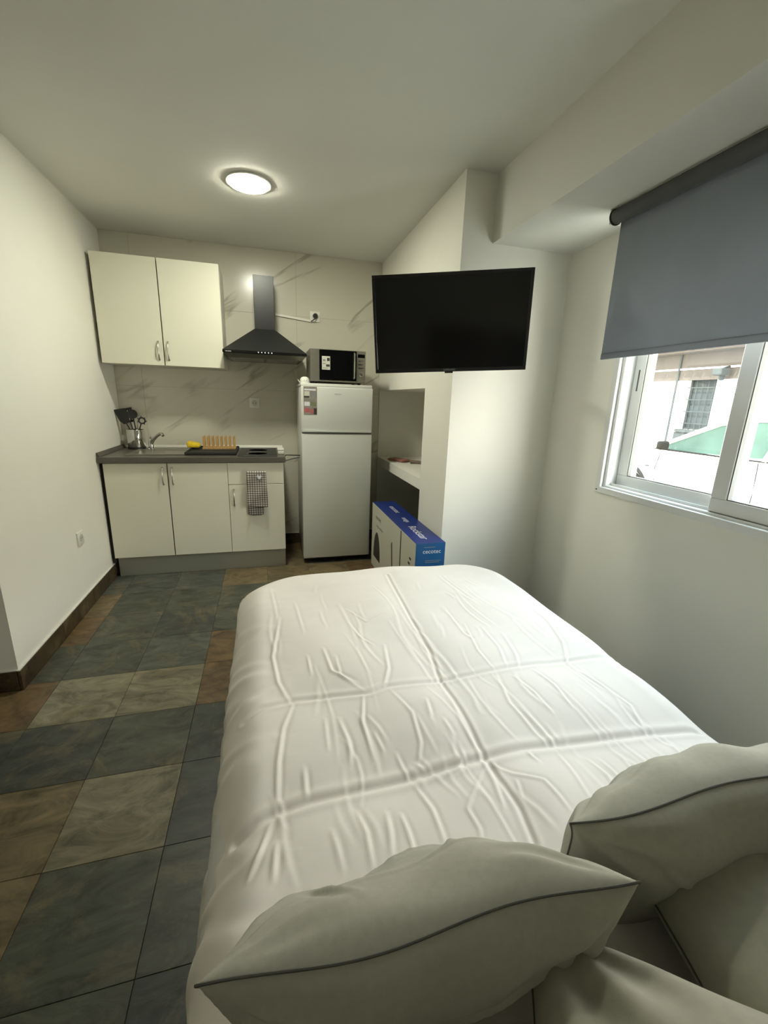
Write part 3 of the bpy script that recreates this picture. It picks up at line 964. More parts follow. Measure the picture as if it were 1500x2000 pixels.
for (xa, xb, za, zb, mm) in [(0.286, 0.372, 1.374, 1.386, 'ink_white'), (0.286, 0.325, 1.335, 1.368, 'box_white'), (0.284, 0.322, 1.322, 1.333, 'ink'),
                            (0.330, 0.372, 1.335, 1.366, 'ink_grey'), (0.286, 0.362, 1.300, 1.312, 'ink_grey'), (0.286, 0.326, 1.262, 1.292, 'ink_white'),
                            (0.331, 0.372, 1.262, 1.292, 'ink_green'), (0.284, 0.326, 1.215, 1.246, 'ink_red'), (0.330, 0.352, 1.205, 1.240, 'ink_red'),
                            (0.355, 0.378, 1.202, 1.246, 'ink')]:
    MB().box(xa, xb, FY-0.0016, FY-0.0012, za, zb).build('print_block', M[mm], st)

# adapter on the fridge
ad_ = thing('socket_adapter', 'small white domed socket adapter on top of the fridge', 'adapter', (0.297, 3.42, 1.428))
prof = [(0.036, 0.0005), (0.037, 0.012), (0.034, 0.028), (0.026, 0.040), (0.013, 0.046), (0.0, 0.047)]
MB().lathe(prof, (0.300, 3.415, 1.428), 24).build('shell', M['white_plastic'], ad_, True)
for k in (-1, 1):
    MB().lathe([(0.003, 0), (0.003, -0.002), (0, -0.002)], (0.300+k*0.009, 3.3795, 1.446), 8, 'y').build('hole', M['ink_grey'], ad_)
MB().tube([(0.285, 3.45, 1.436), (0.268, 3.50, 1.434), (0.255, 3.60, 1.47), (0.25, 3.72, 1.52), (0.25, 3.86, 1.55)], 0.004, 8).build('cord', M['white_plastic'], ad_, True)

# cord from worktop to fridge
MBt = MB().tube([(0.136, 3.50, 0.858), (0.15, 3.50, 0.872), (0.20, 3.52, 0.868), (0.268, 3.56, 0.862)], 0.004, 8)
tag(MBt.build('black_cord', M['dark_plastic'], None, True), 'short black cord between worktop end and fridge', 'cord')
MBt = MB().tube([(0.136, 3.55, 0.84), (0.15, 3.56, 0.82), (0.20, 3.57, 0.832), (0.268, 3.62, 0.838)], 0.005, 8)
tag(MBt.build('grey_cord', M['gasket'], None, True), 'grey hose sagging between worktop end and fridge', 'hose')

# ================================================================== MICROWAVE
mw = thing('microwave', 'silver microwave with black door on top of the fridge', 'microwave', (0.55, 3.55, 1.428))
MX0, MX1, MY, MZ0, MZ1 = 0.338, 0.760, 3.372, 1.443, 1.678
box('body', M['silver_plastic'], mw, MX0, MX1, MY+0.024, 3.70, MZ0, MZ1, 0.004, 2)
dr = box('door', M['silver_plastic'], mw, MX0, 0.688, MY, MY+0.022, MZ0+0.002, MZ1-0.002, 0.003, 2)
box('door_window', M['black_glass'], dr, 0.405, 0.686, MY-0.002, MY-0.0002, MZ0+0.012, MZ1-0.006, 0.0006)
b = MB()
b.tube([(0.668, MY-0.003, MZ0+0.028), (0.668, MY-0.022, MZ0+0.036), (0.668, MY-0.024, MZ0+0.12), (0.668, MY-0.022, MZ1-0.026), (0.668, MY-0.003, MZ1-0.018)], 0.006, 10)
b.build('handle', M['chrome'], dr, True)
cp = box('control_panel', M['silver_plastic'], mw, 0.690, MX1, MY, MY+0.022, MZ0+0.002, MZ1-0.002, 0.003, 2)
box('display', M['black_glass'], cp, 0.698, 0.752, MY-0.0015, MY-0.0002, 1.628, 1.652)
for k in range(3):
    box('button', M['chrome'], cp, 0.699, 0.750, MY-0.004, MY-0.0002, 1.598-k*0.026, 1.608-k*0.026, 0.002)
MB().lathe([(0.017, -0.0002), (0.016, -0.014), (0.013, -0.017), (0, -0.017)], (0.725, MY, 1.505), 24, 'y').build('knob', M['chrome'], cp, True)
lb = MB().box(0.424, 0.486, MY-0.0032, MY-0.0022, 1.530, 1.626).build('sticker', M['box_white'], dr)
for (xa, xb, za, zb, mm) in [(0.462, 0.482, 1.592, 1.614, 'ink'), (0.432, 0.450, 1.590, 1.604, 'ink_grey'), (0.455, 0.482, 1.552, 1.568, 'ink'), (0.430, 0.452, 1.570, 1.576, 'ink_grey'), (0.430, 0.470, 1.540, 1.544, 'ink_grey')]:
    MB().box(xa, xb, MY-0.0036, MY-0.0032, za, zb).build('print_block', M[mm], lb)
for xx in (MX0+0.04, MX1-0.04):
    for yy in (MY+0.05, 3.66):
        MB().lathe([(0.012, 0.0), (0.014, 0.016)], (xx, yy, 1.428), 12).build('foot', M['dark_plastic'], mw)

# ================================================================== NICHE PACKETS
pk = thing('snack_packet', 'flat pinkish packet lying on the niche shelf', 'packet', (1.12, 3.58, 0.81))
b = MB(); b.M = Matrix.Translation((1.115, 3.56, 0.811)) @ Matrix.Rotation(0.5, 4, 'Z')
b.box(-0.05, 0.05, -0.085, 0.085, 0, 0.022, 0.008, 2)
b.build('wrapper', M['packet'], pk, True)
b = MB(); b.M = Matrix.Translation((1.115, 3.56, 0.811)) @ Matrix.Rotation(0.5, 4, 'Z')
b.bm.free()
for s in (-1, 1):
    b = MB(); b.M = Matrix.Translation((1.115, 3.56, 0.811)) @ Matrix.Rotation(0.5, 4, 'Z')
    b.box(-0.048, 0.048, s*0.084, s*0.100, 0.008, 0.011)
    b.build('crimped_end', M['packet'], pk)
pk = thing('paper_leaflet', 'folded brown leaflet beside the pink packet in the niche', 'leaflet', (1.2, 3.5, 0.81))
b = MB(); b.M = Matrix.Translation((1.235, 3.45, 0.811)) @ Matrix.Rotation(-0.25, 4, 'Z')
b.box(-0.05, 0.05, -0.08, 0.08, 0, 0.004); 
b.build('lower_leaf', M['packet2'], pk)
b = MB(); b.M = Matrix.Translation((1.235, 3.45, 0.816)) @ Matrix.Rotation(-0.25, 4, 'Z') @ Matrix.Rotation(0.07, 4, 'Y')
b.box(-0.05, 0.05, -0.08, 0.08, 0.002, 0.005)
b.build('upper_leaf', M['packet2'], pk)

# ================================================================== APPLIANCE BOX
bxx = thing('appliance_box', 'long blue and white printed cardboard box on the floor beside the fridge', 'box', (0.9, 2.7, 0.0))
AX0, AX1, AY0, AY1, AZ = 0.812, 0.994, 2.19, 3.245, 0.525
box('carton', M['box_white'], bxx, AX0, AX1, AY0, AY1, 0.0, AZ, 0.002)
tpn = MB().box(AX0, AX1, AY0, AY1, AZ+0.0004, AZ+0.002).build('top_flap', M['box_blue'], bxx)
ff = MB().box(AX0, AX1, AY0-0.002, AY0-0.0004, 0.0, AZ+0.002).build('end_flap', M['box_teal'], bxx)
up = frame((AX0+0.085, AY1-0.22, AZ+0.0023), (0, -1, 0), (1, 0, 0))
text('print', 'cecotec', 0.062, M['ink_white'], tpn, frame((AX0+0.105, AY1-0.27, AZ+0.0023), (0, -1, 0), (1, 0, 0)), 0.0002)
text('print', 'conga', 0.05, M['ink_white'], tpn, frame((AX0+0.10, AY0+0.50, AZ+0.0023), (0, -1, 0), (1, 0, 0)), 0.0002)
text('print', 'Rockstar', 0.075, M['ink_white'], tpn, frame((AX0+0.085, AY0+0.21, AZ+0.0023), (0, -1, 0), (1, 0, 0)), 0.0002)
text('print', 'cecotec', 0.036, M['ink_white'], ff, frame((AX0+0.10, AY0-0.0023, AZ-0.05), (1, 0, 0), (0, 0, 1)), 0.0002)
for (xa, xb, zz) in [(0.05, 0.12, AZ-0.022), (0.06, 0.16, AZ-0.105), (0.06, 0.15, AZ-0.115)]:
    MB().box(AX0+xa, AX0+xb, AY0-0.0026, AY0-0.002, zz-0.003, zz).build('print', M['ink_grey'], ff)
# print on the white side
sd_ = MB().box(AX0-0.0008, AX0-0.0002, AY0+0.004, AY1-0.004, 0.004, AZ-0.004).build('side_print', M['box_white'], bxx)
text('print', 'cecotec', 0.05, M['ink'], sd_, frame((AX0-0.0011, AY1-0.20, AZ-0.085), (0, -1, 0), (0, 0, 1)), 0.0002)
text('print', 'conga rockstar', 0.032, M['ink_grey'], sd_, frame((AX0-0.0011, AY1-0.24, AZ-0.150), (0, -1, 0), (0, 0, 1)), 0.0002)
pic = []
for i in range(13):
    a = PI*i/12
    pic.append((AY1-0.17+0.10*math.cos(a), 0.10+0.22*math.sin(a)))
MB().prism(pic, 'x', AX0-0.0016, AX0-0.0010).build('picture', M['ink'], sd_)
MB().prism([(AY0+0.42, 0.02), (AY0+0.44, 0.02), (AY0+0.50, 0.36), (AY0+0.47, 0.38)], 'x', AX0-0.0016, AX0-0.0010).build('picture', M['silver_plastic'], sd_)
MB().box(AX0-0.0016, AX0-0.0010, AY0+0.275, AY0+0.292, 0.006, AZ-0.006).build('print', M['ink'], sd_)
for k in range(4):
    MB().box(AX0-0.0016, AX0-0.0010, AY0+0.07+0.02*(k % 2), AY0+0.105+0.02*(k % 2), AZ-0.13-k*0.035, AZ-0.115-k*0.035).build('print', M['ink'], sd_)

# ================================================================== TELEVISION
tv = thing('television', 'black flat television on a wall arm in front of the column', 'television', (0.864, 2.03, 1.47))
ty, tt, tr_ = math.radians(21.2), math.radians(10.4), math.radians(2.84)
nrm = Vector((-math.sin(ty)*math.cos(tt), -math.cos(ty)*math.cos(tt), -math.sin(tt)))
r0 = Vector((math.cos(ty), -math.sin(ty), 0))
u0 = r0.cross(-nrm)
if u0.z < 0: u0 = -u0
r1 = r0*math.cos(tr_)+u0*math.sin(tr_); u1_ = -r0*math.sin(tr_)+u0*math.cos(tr_)
TM = frame((0.864, 2.026, 1.682), r1, u1_)          # local z points to the viewer
TW, TH = 0.7345, 0.4345
def tvbox(name, m, par, x0, x1, y0, y1, z0, z1, bev=0.0):
    b = MB(); b.M = TM
    b.box(x0, x1, y0, y1, z0, z1, bev)
    return b.build(name, m, par)
bz = MB(); bz.M = TM
w, h = TW/2, TH/2
for (xa, xb, ya, yb) in [(-w, w, h-0.013, h), (-w, w, -h, -h+0.017), (-w, -w+0.013, -h+0.017, h-0.013), (w-0.013, w, -h+0.017, h-0.013)]:
    bz.box(xa, xb, ya, yb, -0.012, 0.0, 0.0015)
bz.build('bezel', M['tv_black'], tv)
tvbox('screen', M['tv_screen'], tv, -w+0.0125, w-0.0125, -h+0.0165, h-0.0125, -0.010, -0.0025)
tvbox('back_cover', M['dark_plastic'], tv, -w+0.004, w-0.004, -h+0.004, h-0.004, -0.032, -0.012, 0.006)
tvbox('electronics_hump', M['dark_plastic'], tv, -0.22, 0.22, -0.16, 0.08, -0.060, -0.032, 0.01)
tvbox('receiver', M['tv_black'], tv, -0.022, 0.018, -h-0.007, -h+0.002, -0.014, 0.0005, 0.001)
text('logo', 'SAMSUNG', 0.0125, M['ink_grey'], tv, TM @ Matrix.Translation((0, -h+0.0088, 0.0004)), 0.0002)
ma = thing('television_bracket', 'black swivel bracket holding the television to the column', 'bracket', (1.2, 2.25, 1.65))
back = TM @ Vector((0, 0, -0.064))
b = MB(); b.M = TM
b.box(-0.06, 0.06, -0.11, 0.05, -0.066, -0.0605, 0.001)
b.build('head_plate', M['dark_plastic'], ma)
box('wall_plate', M['dark_plastic'], ma, 1.16, 1.24, YC-0.006, YC, 1.58, 1.76, 0.001)
b = MB()
b.tube([tuple(back), (back.x+0.01, back.y+0.03, back.z), (back.x+0.03, back.y+0.045, back.z)], 0.012, 10)
b.tube([(back.x+0.03, back.y+0.045, back.z), (1.20, YC-0.03, 1.67), (1.20, YC-0.006, 1.67)], 0.013, 10)
b.build('arm', M['dark_plastic'], ma, True)

# ================================================================== BED
BT = 0.50           # top of the duvet
bed = thing('bed', 'low double bed base and mattress under the pale duvet', 'bed', (0.48, 0.95, 0.0))
box('base', M['bed_base'], bed, -0.14, 1.12, -0.42, 1.90, 0.07, 0.27, 0.01, 2)
box('mattress', M['mattress'], bed, -0.145, 1.125, -0.42, 1.90, 0.271, 0.445, 0.05, 4, True)
for xx in (-0.08, 1.06):
    for yy in (-0.3, 0.8, 1.82):
        MB().lathe([(0.022, 0.0), (0.028, 0.07)], (xx, yy, 0.0), 14).build('leg', M['dark_plastic'], bed)
hb = thing('headboard', 'grey upholstered headboard with vertical padded channels', 'headboard', (0.48, -0.5, 0.0))
box('back_panel', M['headboard'], hb, -0.25, 1.2, YR+0.002, YR+0.04, 0.0, 1.12)
for k in range(8):
    xa = -0.25+k*1.45/8
    box('padded_channel', M['headboard'], hb, xa+0.003, xa+1.45/8-0.003, YR+0.041, YR+0.105, 0.02, 1.12, 0.03, 4, True)

def polydist(P, poly):
    """distance of 2d points to a polyline and signed side"""
    best = np.full(len(P), 1e9); sg = np.zeros(len(P)); tt_ = np.zeros(len(P))
    n = len(poly)-1
    for i in range(n):
        a, b_ = np.array(poly[i][:2]), np.array(poly[i+1][:2])
        ab = b_-a
        L2 = ab@ab+1e-12
        t = np.clip(((P-a)@ab)/L2, 0, 1)
        q = a+t[:, None]*ab
        dv = P-q
        d = np.hypot(dv[:, 0], dv[:, 1])
        m = d < best
        best[m] = d[m]
        sg[m] = np.sign(ab[0]*dv[m, 1]-ab[1]*dv[m, 0])
        tt_[m] = (i+t[m])/n
    return best, sg, tt_

def C2(cx, cy):      # crop coordinates of my notes -> photograph -> bed plane
    return pix(430+cx/1.4706, 1080+cy/1.4706, BT)[:2]

def make_duvet():
    ex0, ex1, ey1 = -0.03, 1.075, 1.92     # where the cloth starts to turn down
    r = 0.115
    ovL, ovR, ovF = 0.50, 0.44, 0.46
    y_start = -0.40
    step = 0.0041
    A = np.arange(ex0-ovL, ex1+ovR+1e-6, step)
    Bv = np.arange(y_start, ey1+ovF+1e-6, step)
    a, bb = np.meshgrid(A, Bv)
    sh = a.shape
    a, bb = a.ravel(), bb.ravel()
    # flat relief of folds and wrinkles, defined on the bed plane
    P = np.stack([a, bb], 1)
    hgt = np.zeros(len(a))
    tang = np.zeros((len(a), 2))
    def ridge(pts, amp, w, sharp=0.6, taper=True):
        nonlocal hgt
        poly = pts
        x0, y0 = np.min(poly, 0)-0.08; x1, y1 = np.max(poly, 0)+0.08
        idx = np.where((a > x0) & (a < x1) & (bb > y0) & (bb < y1))[0]
        if len(idx) == 0: return
        d, s, t = polydist(P[idx], poly)
        k = np.sin(PI*np.clip(t, 0.02, 0.98))**0.5 if taper else 1.0
        sdv = d*s/w
        hgt[idx] += amp*k*(np.exp(-sdv**2) - sharp*np.exp(-((sdv-1.5)/1.1)**2))
    def crease(pts, amp, w, puff, pw):
        nonlocal hgt
        d, s, t = polydist(P, pts)
        hgt += -amp*np.exp(-(d/w)**2) + amp*0.45*np.exp(-((d-2.0*w)/(1.2*w))**2) - puff*np.exp(-(d/pw)**2)
    def L(*p): return np.array([C2(*q) for q in p])
    # big packing folds
    c1 = L((60, 470), (120, 440), (210, 415), (330, 402), (430, 395), (480, 378), (640, 355), (790, 330), (900, 312), (1050, 296), (1150, 288))
    c2 = L((10, 800), (90, 755), (170, 720), (260, 692), (400, 660), (540, 630), (640, 605), (760, 576), (880, 548), (1000, 530), (1120, 515), (1230, 502), (1380, 488))
    crease(c1, 0.0040, 0.007, 0.009, 0.07)
    crease(c2, 0.0065, 0.009, 0.018, 0.08)
    cm = L((480, 60), (500, 95), (540, 170), (600, 270), (630, 350), (690, 450), (760, 572), (800, 640), (860, 730), (905, 830))
    crease(cm, 0.0030, 0.0055, 0.005, 0.05)
    for p in [L((170, 190), (150, 300), (165, 370), (205, 430)), L((205, 430), (180, 500), (165, 600), (163, 690), (178, 722)),
              L((145, 750), (110, 850), (70, 930)), L((160, 820), (150, 940)),
              L((880, 150), (940, 200), (985, 260), (1000, 310)), L((1000, 310), (1090, 370), (1180, 430), (1230, 502))]:
        ridge(p, 0.0036, 0.0055)
    wr = [((470, 260), (482, 330), (470, 378)), ((410, 400), (408, 480), (440, 580)), ((490, 390), (550, 460), (575, 540), (570, 590)),
          ((340, 470), (370, 540), (375, 590)), ((440, 510), (470, 560)), ((505, 565), (545, 635)), ((790, 340), (830, 430), (900, 500), (950, 545)),
          ((700, 200), (740, 280), (790, 332)), ((640, 150), (700, 230), (730, 250)), ((860, 440), (930, 500), (975, 548)), ((560, 650), (610, 730), (650, 845)),
          ((390, 730), (420, 800), (437, 905)), ((320, 790), (335, 840), (352, 912)), ((478, 740), (488, 800), (492, 870)), ((520, 745), (540, 800), (560, 870)),
          ((765, 590), (720, 700), (710, 732), (745, 790), (750, 835)), ((770, 590), (840, 630), (930, 655), (970, 700), (1005, 745)),
          ((970, 560), (1010, 620), (1065, 715)), ((1055, 580), (1110, 630), (1132, 672)), ((1090, 580), (1130, 620), (1165, 665)),
          ((1150, 568), (1210, 650)), ((1225, 570), (1262, 632)), ((295, 280), (320, 340), (395, 372)), ((330, 300), (345, 350), (420, 395)), ((250, 300), (262, 350)),
          ((810, 230), (850, 290), (860, 330)), ((900, 330), (960, 380), (1010, 440)), ((840, 350), (900, 400), (960, 460)), ((750, 210), (800, 270), (825, 325)),
          ((770, 600), (800, 690), (815, 730)), ((850, 650), (865, 700)), ((590, 420), (605, 470)), ((640, 480), (670, 520)), ((300, 470), (310, 560)), ((240, 610), (246, 680)),
          ((370, 200), (400, 240), (440, 262)), ((360, 160), (420, 195), (520, 150)), ((1300, 540), (1340, 590)), ((880, 560), (915, 590)), ((560, 590), (590, 610)), ((700, 560), (690, 600), (660, 620))]
    for p in wr:
        ridge(L(*p), 0.0030*random.uniform(0.7, 1.2), random.uniform(0.0040, 0.0058))
    for k in range(44):       # long soft creases running with the centre fold
        x = random.uniform(-0.02, 1.0); y = random.uniform(0.75, 1.85)
        l = random.uniform(0.15, 0.42); bow = random.uniform(-0.03, 0.03)
        ridge(np.array([(x+0.06*l*q+bow*math.sin(PI*q), y-l*q) for q in (0, .2, .4, .6, .8, 1)]), random.uniform(0.0008, 0.0019), random.uniform(0.004, 0.007))
    for k in range(50):       # small random creases, mostly along the bed
        x = random.uniform(-0.02, 1.0); y = random.uniform(0.35, 1.85)
        l = random.uniform(0.05, 0.16)
        sl = random.uniform(-0.25, 0.35)
        ridge(np.array([(x, y), (x+l*0.5*sl+random.uniform(-.006, .006), y-l*0.5), (x+l*sl, y-l)]), random.uniform(0.0007, 0.0016), random.uniform(0.0045, 0.008))
    for k in range(26):       # drape folds on the left side
        y = random.uniform(0.2, 1.9)
        ridge(np.array([(ex0-ovL+0.02, y+random.uniform(-.08, .08)), (ex0-0.2, y), (ex0+0.02, y+random.uniform(-.1, .14))]), random.uniform(0.002, 0.005), random.uniform(0.012, 0.03), 0.5)
    # soft puffing
    hgt += 0.006*np.sin(a*7.0+1.0)*np.sin(bb*5.5+0.4) + 0.003*np.sin(a*15+bb*9)
    # drape
    rc = 0.16                               # corners rounded in plan
    dx = np.where(a < ex0+rc, a-ex0-rc, np.where(a > ex1-rc, a-ex1+rc, 0.0))
    dy = np.where(bb > ey1-rc, bb-ey1+rc, 0.0)
    D = np.hypot(dx, dy)
    D0 = np.maximum(D, 1e-9)
    ux, uy = dx/D0, dy/D0
    D = np.maximum(D-rc, 0.0)
    arc = r*PI/2
    ang = np.clip(D/r, 0, PI/2)
    drop = np.maximum(D-arc, 0)
    flare = np.where(a < ex0, 0.07, 0.03)*np.maximum(0, drop)
    wave = 0.018*np.sin(bb*21+1.2)*(drop/0.3)*(np.abs(ux) > 0.3) + 0.014*np.sin(a*17)*(drop/0.3)*(np.abs(uy) > 0.3)
    out = r*np.sin(ang) + flare*1.0 + np.where(drop > 0, wave, 0)
    flat = D <= 0
    cx = np.clip(a, ex0+rc, ex1-rc); cy = np.minimum(bb, ey1-rc)
    x = np.where(flat, a, cx+ux*(rc+out)); y = np.where(flat, bb, cy+uy*(rc+out))
    z = BT - r*(1-np.cos(ang)) - drop*0.995
    nx, ny, nz = ux*np.sin(ang), uy*np.sin(ang), np.cos(ang)
    fade = np.clip(1-drop/0.5, 0.3, 1)
    x += nx*hgt*fade; y += ny*hgt*fade; z += nz*hgt*fade
    low = 0.02 + 0.01*np.sin(x*30+y*22)
    z = np.maximum(z, low)
    # overall sag towards the foot and edges
    z -= 0.012*np.clip((cy-1.6)/0.3, 0, 1)
    z = np.maximum(z, 0.012)
    V = np.stack([x, y, z], 1)
    n1, n0 = sh
    ii = np.arange(n1*n0).reshape(sh)
    q = np.stack([ii[:-1, :-1], ii[:-1, 1:], ii[1:, 1:], ii[1:, :-1]], -1).reshape(-1, 4)
    me = bpy.data.meshes.new('duvet')
    me.vertices.add(len(V)); me.vertices.foreach_set('co', V.astype(np.float32).ravel())
    me.loops.add(q.size); me.loops.foreach_set('vertex_index', q.astype(np.int32).ravel())
    me.polygons.add(len(q)); me.polygons.foreach_set('loop_start', np.arange(0, q.size, 4, dtype=np.int32))
    me.update(calc_edges=True)
    me.polygons.foreach_set('use_smooth', [True]*len(me.polygons))
    o = put('duvet', me, M['duvet'])
    return tag(o, 'pale grey wrinkled duvet spread over the bed with fold creases', 'duvet')
make_duvet()

def pillow(name, label, cat, m, w, h, th, centre, ux, vy, seed, group, ear=0.10, wrinkle=0.005, pts=None, sag=0.0, seam_w=0.0016):
    """pillow with pinched corners; local x along the width, y along the height, z out of the face"""
    rs = np.random.default_rng(seed)
    n = 84
    u = np.linspace(-1, 1, n+1)
    k = np.sign(u)*np.abs(u)**0.82
    U, Vv = np.meshgrid(k, k)
    def shape(U, Vv):
        ex = w/2*U*(1-ear*(1-np.abs(Vv)**2.2)*np.abs(U)**1.5)
        ey = h/2*Vv*(1-ear*0.9*(1-np.abs(U)**2.2)*np.abs(Vv)**1.5)
        return ex, ey
    X, Y = shape(U, Vv)
    T = th/2*np.clip((1-np.abs(U)**2.6), 0, 1)**0.52*np.clip((1-np.abs(Vv)**2.6), 0, 1)**0.52
    verts = []; faces = []
    def relief(side):
        R = np.zeros_like(X)
        for (cx, cy) in [(-1, -1), (1, -1), (-1, 1), (1, 1)]:
            dx_, dy_ = U-cx, Vv-cy
            d = np.hypot(dx_, dy_)
            a_ = np.arctan2(dy_, dx_)
            R += np.sin(a_*rs.integers(9, 15)+rs.uniform(0, 6))*np.exp(-((d-0.35)/0.28)**2)*0.7
        for j in range(9):
            ax = rs.uniform(0, PI); f = rs.uniform(3, 9); ph = rs.uniform(0, 6)
            R += np.sin((U*math.cos(ax)*w/h+Vv*math.sin(ax))*f+ph + 1.2*np.sin(U*2.3+ph))*0.28
        for j in range(7):
            p0 = rs.uniform(-0.8, 0.8, 2); an = rs.uniform(0, PI); le = rs.uniform(0.2, 0.5)
            du, dv = U-p0[0], Vv-p0[1]
            al = du*math.cos(an)+dv*math.sin(an); ac = -du*math.sin(an)+dv*math.cos(an)+0.15*al**2
            R += 0.8*np.exp(-(ac/0.03)**2-(al/le)**2) - 0.6*np.exp(-((ac-0.05)/0.045)**2-(al/le)**2)
        return R*wrinkle*np.clip(T/(th/2)*2, 0, 1)
    Z1 = T+relief(1); Z2 = -(T*0.95)-relief(2)
    sagf = 0.006*np.sin(X*17+seed)+0.005*np.sin(Y*21+seed*2)
    Mx = frame(centre, ux, vy)
    top = [Mx @ Vector((X[j, i], Y[j, i], Z1[j, i]+sagf[j, i])) for j in range(n+1) for i in range(n+1)]
    bot = [Mx @ Vector((X[j, i], Y[j, i], Z2[j, i]+sagf[j, i])) for j in range(n+1) for i in range(n+1)]
    N = len(top)
    for j in range(n):
        for i in range(n):
            a = j*(n+1)+i
            faces.append((a, a+1, a+n+2, a+n+1))
            faces.append((N+a, N+a+n+1, N+a+n+2, N+a+1))
    me = bpy.data.meshes.new(name)
    me.from_pydata([tuple(v) for v in top+bot], [], faces)
    bm = bmesh.new(); bm.from_mesh(me)
    bmesh.ops.remove_doubles(bm, verts=bm.verts, dist=1e-5)
    bmesh.ops.recalc_face_normals(bm, faces=bm.faces)
    bm.to_mesh(me); bm.free()
    me.polygons.foreach_set('use_smooth', [True]*len(me.polygons))
    lo = min(v.co.z for v in me.vertices)
    t = thing(name, label, cat, (centre[0], centre[1], lo), group)
    put('cover', me, m, t)
    # piping along the perimeter seam
    idx = [(0, i) for i in range(n)]+[(j, n) for j in range(n)]+[(n, i) for i in range(n, 0, -1)]+[(j, 0) for j in range(n, 0, -1)]
    path = [top[j*(n+1)+i] for j, i in idx]
    path.append(path[0])
    b = MB()
    b.tube([tuple(p) for p in path], seam_w, 6, False)
    b.build('seam', M['seam'], t, True)
    return t

pillow('cushion', 'grey linen cushion lying alone in front of the pillows', 'cushion', M['cushion'], 0.53, 0.30, 0.17, (0.180, 0.392, 0.606), (1, -0.045, 0.02), (0, -0.13, 0.23), 3, 'cushions on the bed', ear=0.10, wrinkle=0.006)
pillow('cushion', 'grey linen cushion propped against the pillow nearer the window', 'cushion', M['cushion'], 0.58, 0.34, 0.18, (0.72, 0.415, 0.605), (0.97, -0.10, 0.12), (-0.14, -0.07, 0.27), 5, 'cushions on the bed', ear=0.10, wrinkle=0.006)
pillow('bed_pillow', 'large crumpled grey pillow behind the lone cushion', 'pillow', M['pillow'], 0.62, 0.50, 0.23, (0.425, -0.015, 0.635), (0.80, -0.60, 0.0), (0.60, 0.80, -0.05), 8, 'bed pillows', wrinkle=0.011)
pillow('bed_pillow', 'large grey pillow lying on the window side of the bed', 'pillow', M['pillow'], 0.62, 0.44, 0.17, (0.80, 0.20, 0.590), (0.95, -0.30, 0.0), (0.28, 0.95, -0.02), 11, 'bed pillows', wrinkle=0.006)

# ================================================================== OUTSIDE
GZ = -0.2
tag(box('street', M['road'], None, 2.9, 7.3, -8, 18, GZ-0.2, GZ), 'pale sunlit street outside the window', 'street')['kind'] = 'structure'
tag(box('pavement', M['pave'], None, 1.9, 2.9, -8, 18, GZ-0.2, GZ+0.1), 'narrow pavement under the window', 'pavement')['kind'] = 'structure'
tag(box('pavement', M['pave'], None, 7.3, 8.2, -8, 18, GZ-0.2, GZ+0.1), 'narrow pavement before the white house', 'pavement')['kind'] = 'structure'

HX = 8.2
hs = thing('house', 'low whitewashed house with tiled eave across the street', 'house', (HX+1.5, 5, GZ))
wy0, wy1, wz0, wz1 = 6.42, 7.02, 0.95, 2.15
b = MB()
b.box(HX, HX+3.0, -6, wy0, GZ+0.1, 2.46); b.box(HX, HX+3.0, wy1, 16, GZ+0.1, 2.46)
b.box(HX, HX+3.0, wy0, wy1, GZ+0.1, wz0); b.box(HX, HX+3.0, wy0, wy1, wz1, 2.46)
b.box(HX+0.3, HX+3.0, wy0, wy1, wz0, wz1)
b.build('wall', M['facade'], hs)
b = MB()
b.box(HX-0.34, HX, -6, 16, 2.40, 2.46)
b.build('eave', M['eave_shade'], hs)
box('eave_shade', M['eave_shade'], hs, HX-0.03, HX, -6, 16, 1.90, 2.40)  # shadow band of the eave, painted as a dark strip on the wall
box('moulding', M['facade'], hs, HX-0.05, HX, -6, 16, 2.10, 2.13)
rf = MB().prism([(HX-0.40, 2.46), (HX+3.2, 2.46), (HX+3.2, 3.55), (HX+3.1, 3.55)], 'y', -6, 16).build('roof', M['roof_tile'], hs)
ty_b = MB()
sl = (3.55-2.49)/3.5
n = 6
pts_o = [(0.085*math.cos(PI*i/n), 0.07*math.sin(PI*i/n)) for i in range(n+1)]
pts_i = [(0.07*math.cos(PI*i/n), 0.055*math.sin(PI*i/n)) for i in range(n, -1, -1)]
tile_me = None
for k in range(48):
    yy = 1.2+k*0.2
    if tile_me is None:
        tb = MB()
        Mx = Matrix(((0, 0, 1, 0), (1, 0, 0, 0), (0, 1, 0, 0), (0, 0, 0, 1)))
        tb.M = Matrix.Rotation(-math.atan(sl), 4, 'Y') @ Mx
        tb.prism(pts_o+pts_i, 'z', -0.10, 1.2)
        bmesh.ops.recalc_face_normals(tb.bm, faces=tb.bm.faces)
        tile_me = bpy.data.meshes.new('roof_tile'); tb.bm.to_mesh(tile_me); tb.bm.free()
        tile_me.materials.append(M['roof_tile'])
    t = bpy.data.objects.new('roof_tile', tile_me)
    COL.objects.link(t)
    t.parent = rf
    t.location = Vector((HX-0.38, yy, 2.475)) - worldloc(rf)
wn_ = MB()
ring(wn_, HX+0.1, HX+0.16, wy0, wy1, wz0, wz1, 0.05, 0.05, 0)
wn_ = wn_.build('window', M['stone'], hs)
box('pane', M['house_window'], wn_, HX+0.12, HX+0.13, wy0+0.05, wy1-0.05, wz0+0.05, wz1-0.05)
for k in range(5):
    yy = wy0+0.06+k*0.12
    b = MB().tube([(HX+0.04, yy, wz0), (HX+0.04, yy, wz1)], 0.009, 6)
    b.build('bar', M['stone'], wn_)
for k in range(5):
    zz = wz0+0.12+k*0.23
    box('bar', M['stone'], wn_, HX+0.03, HX+0.05, wy0, wy1, zz-0.008, zz+0.008)
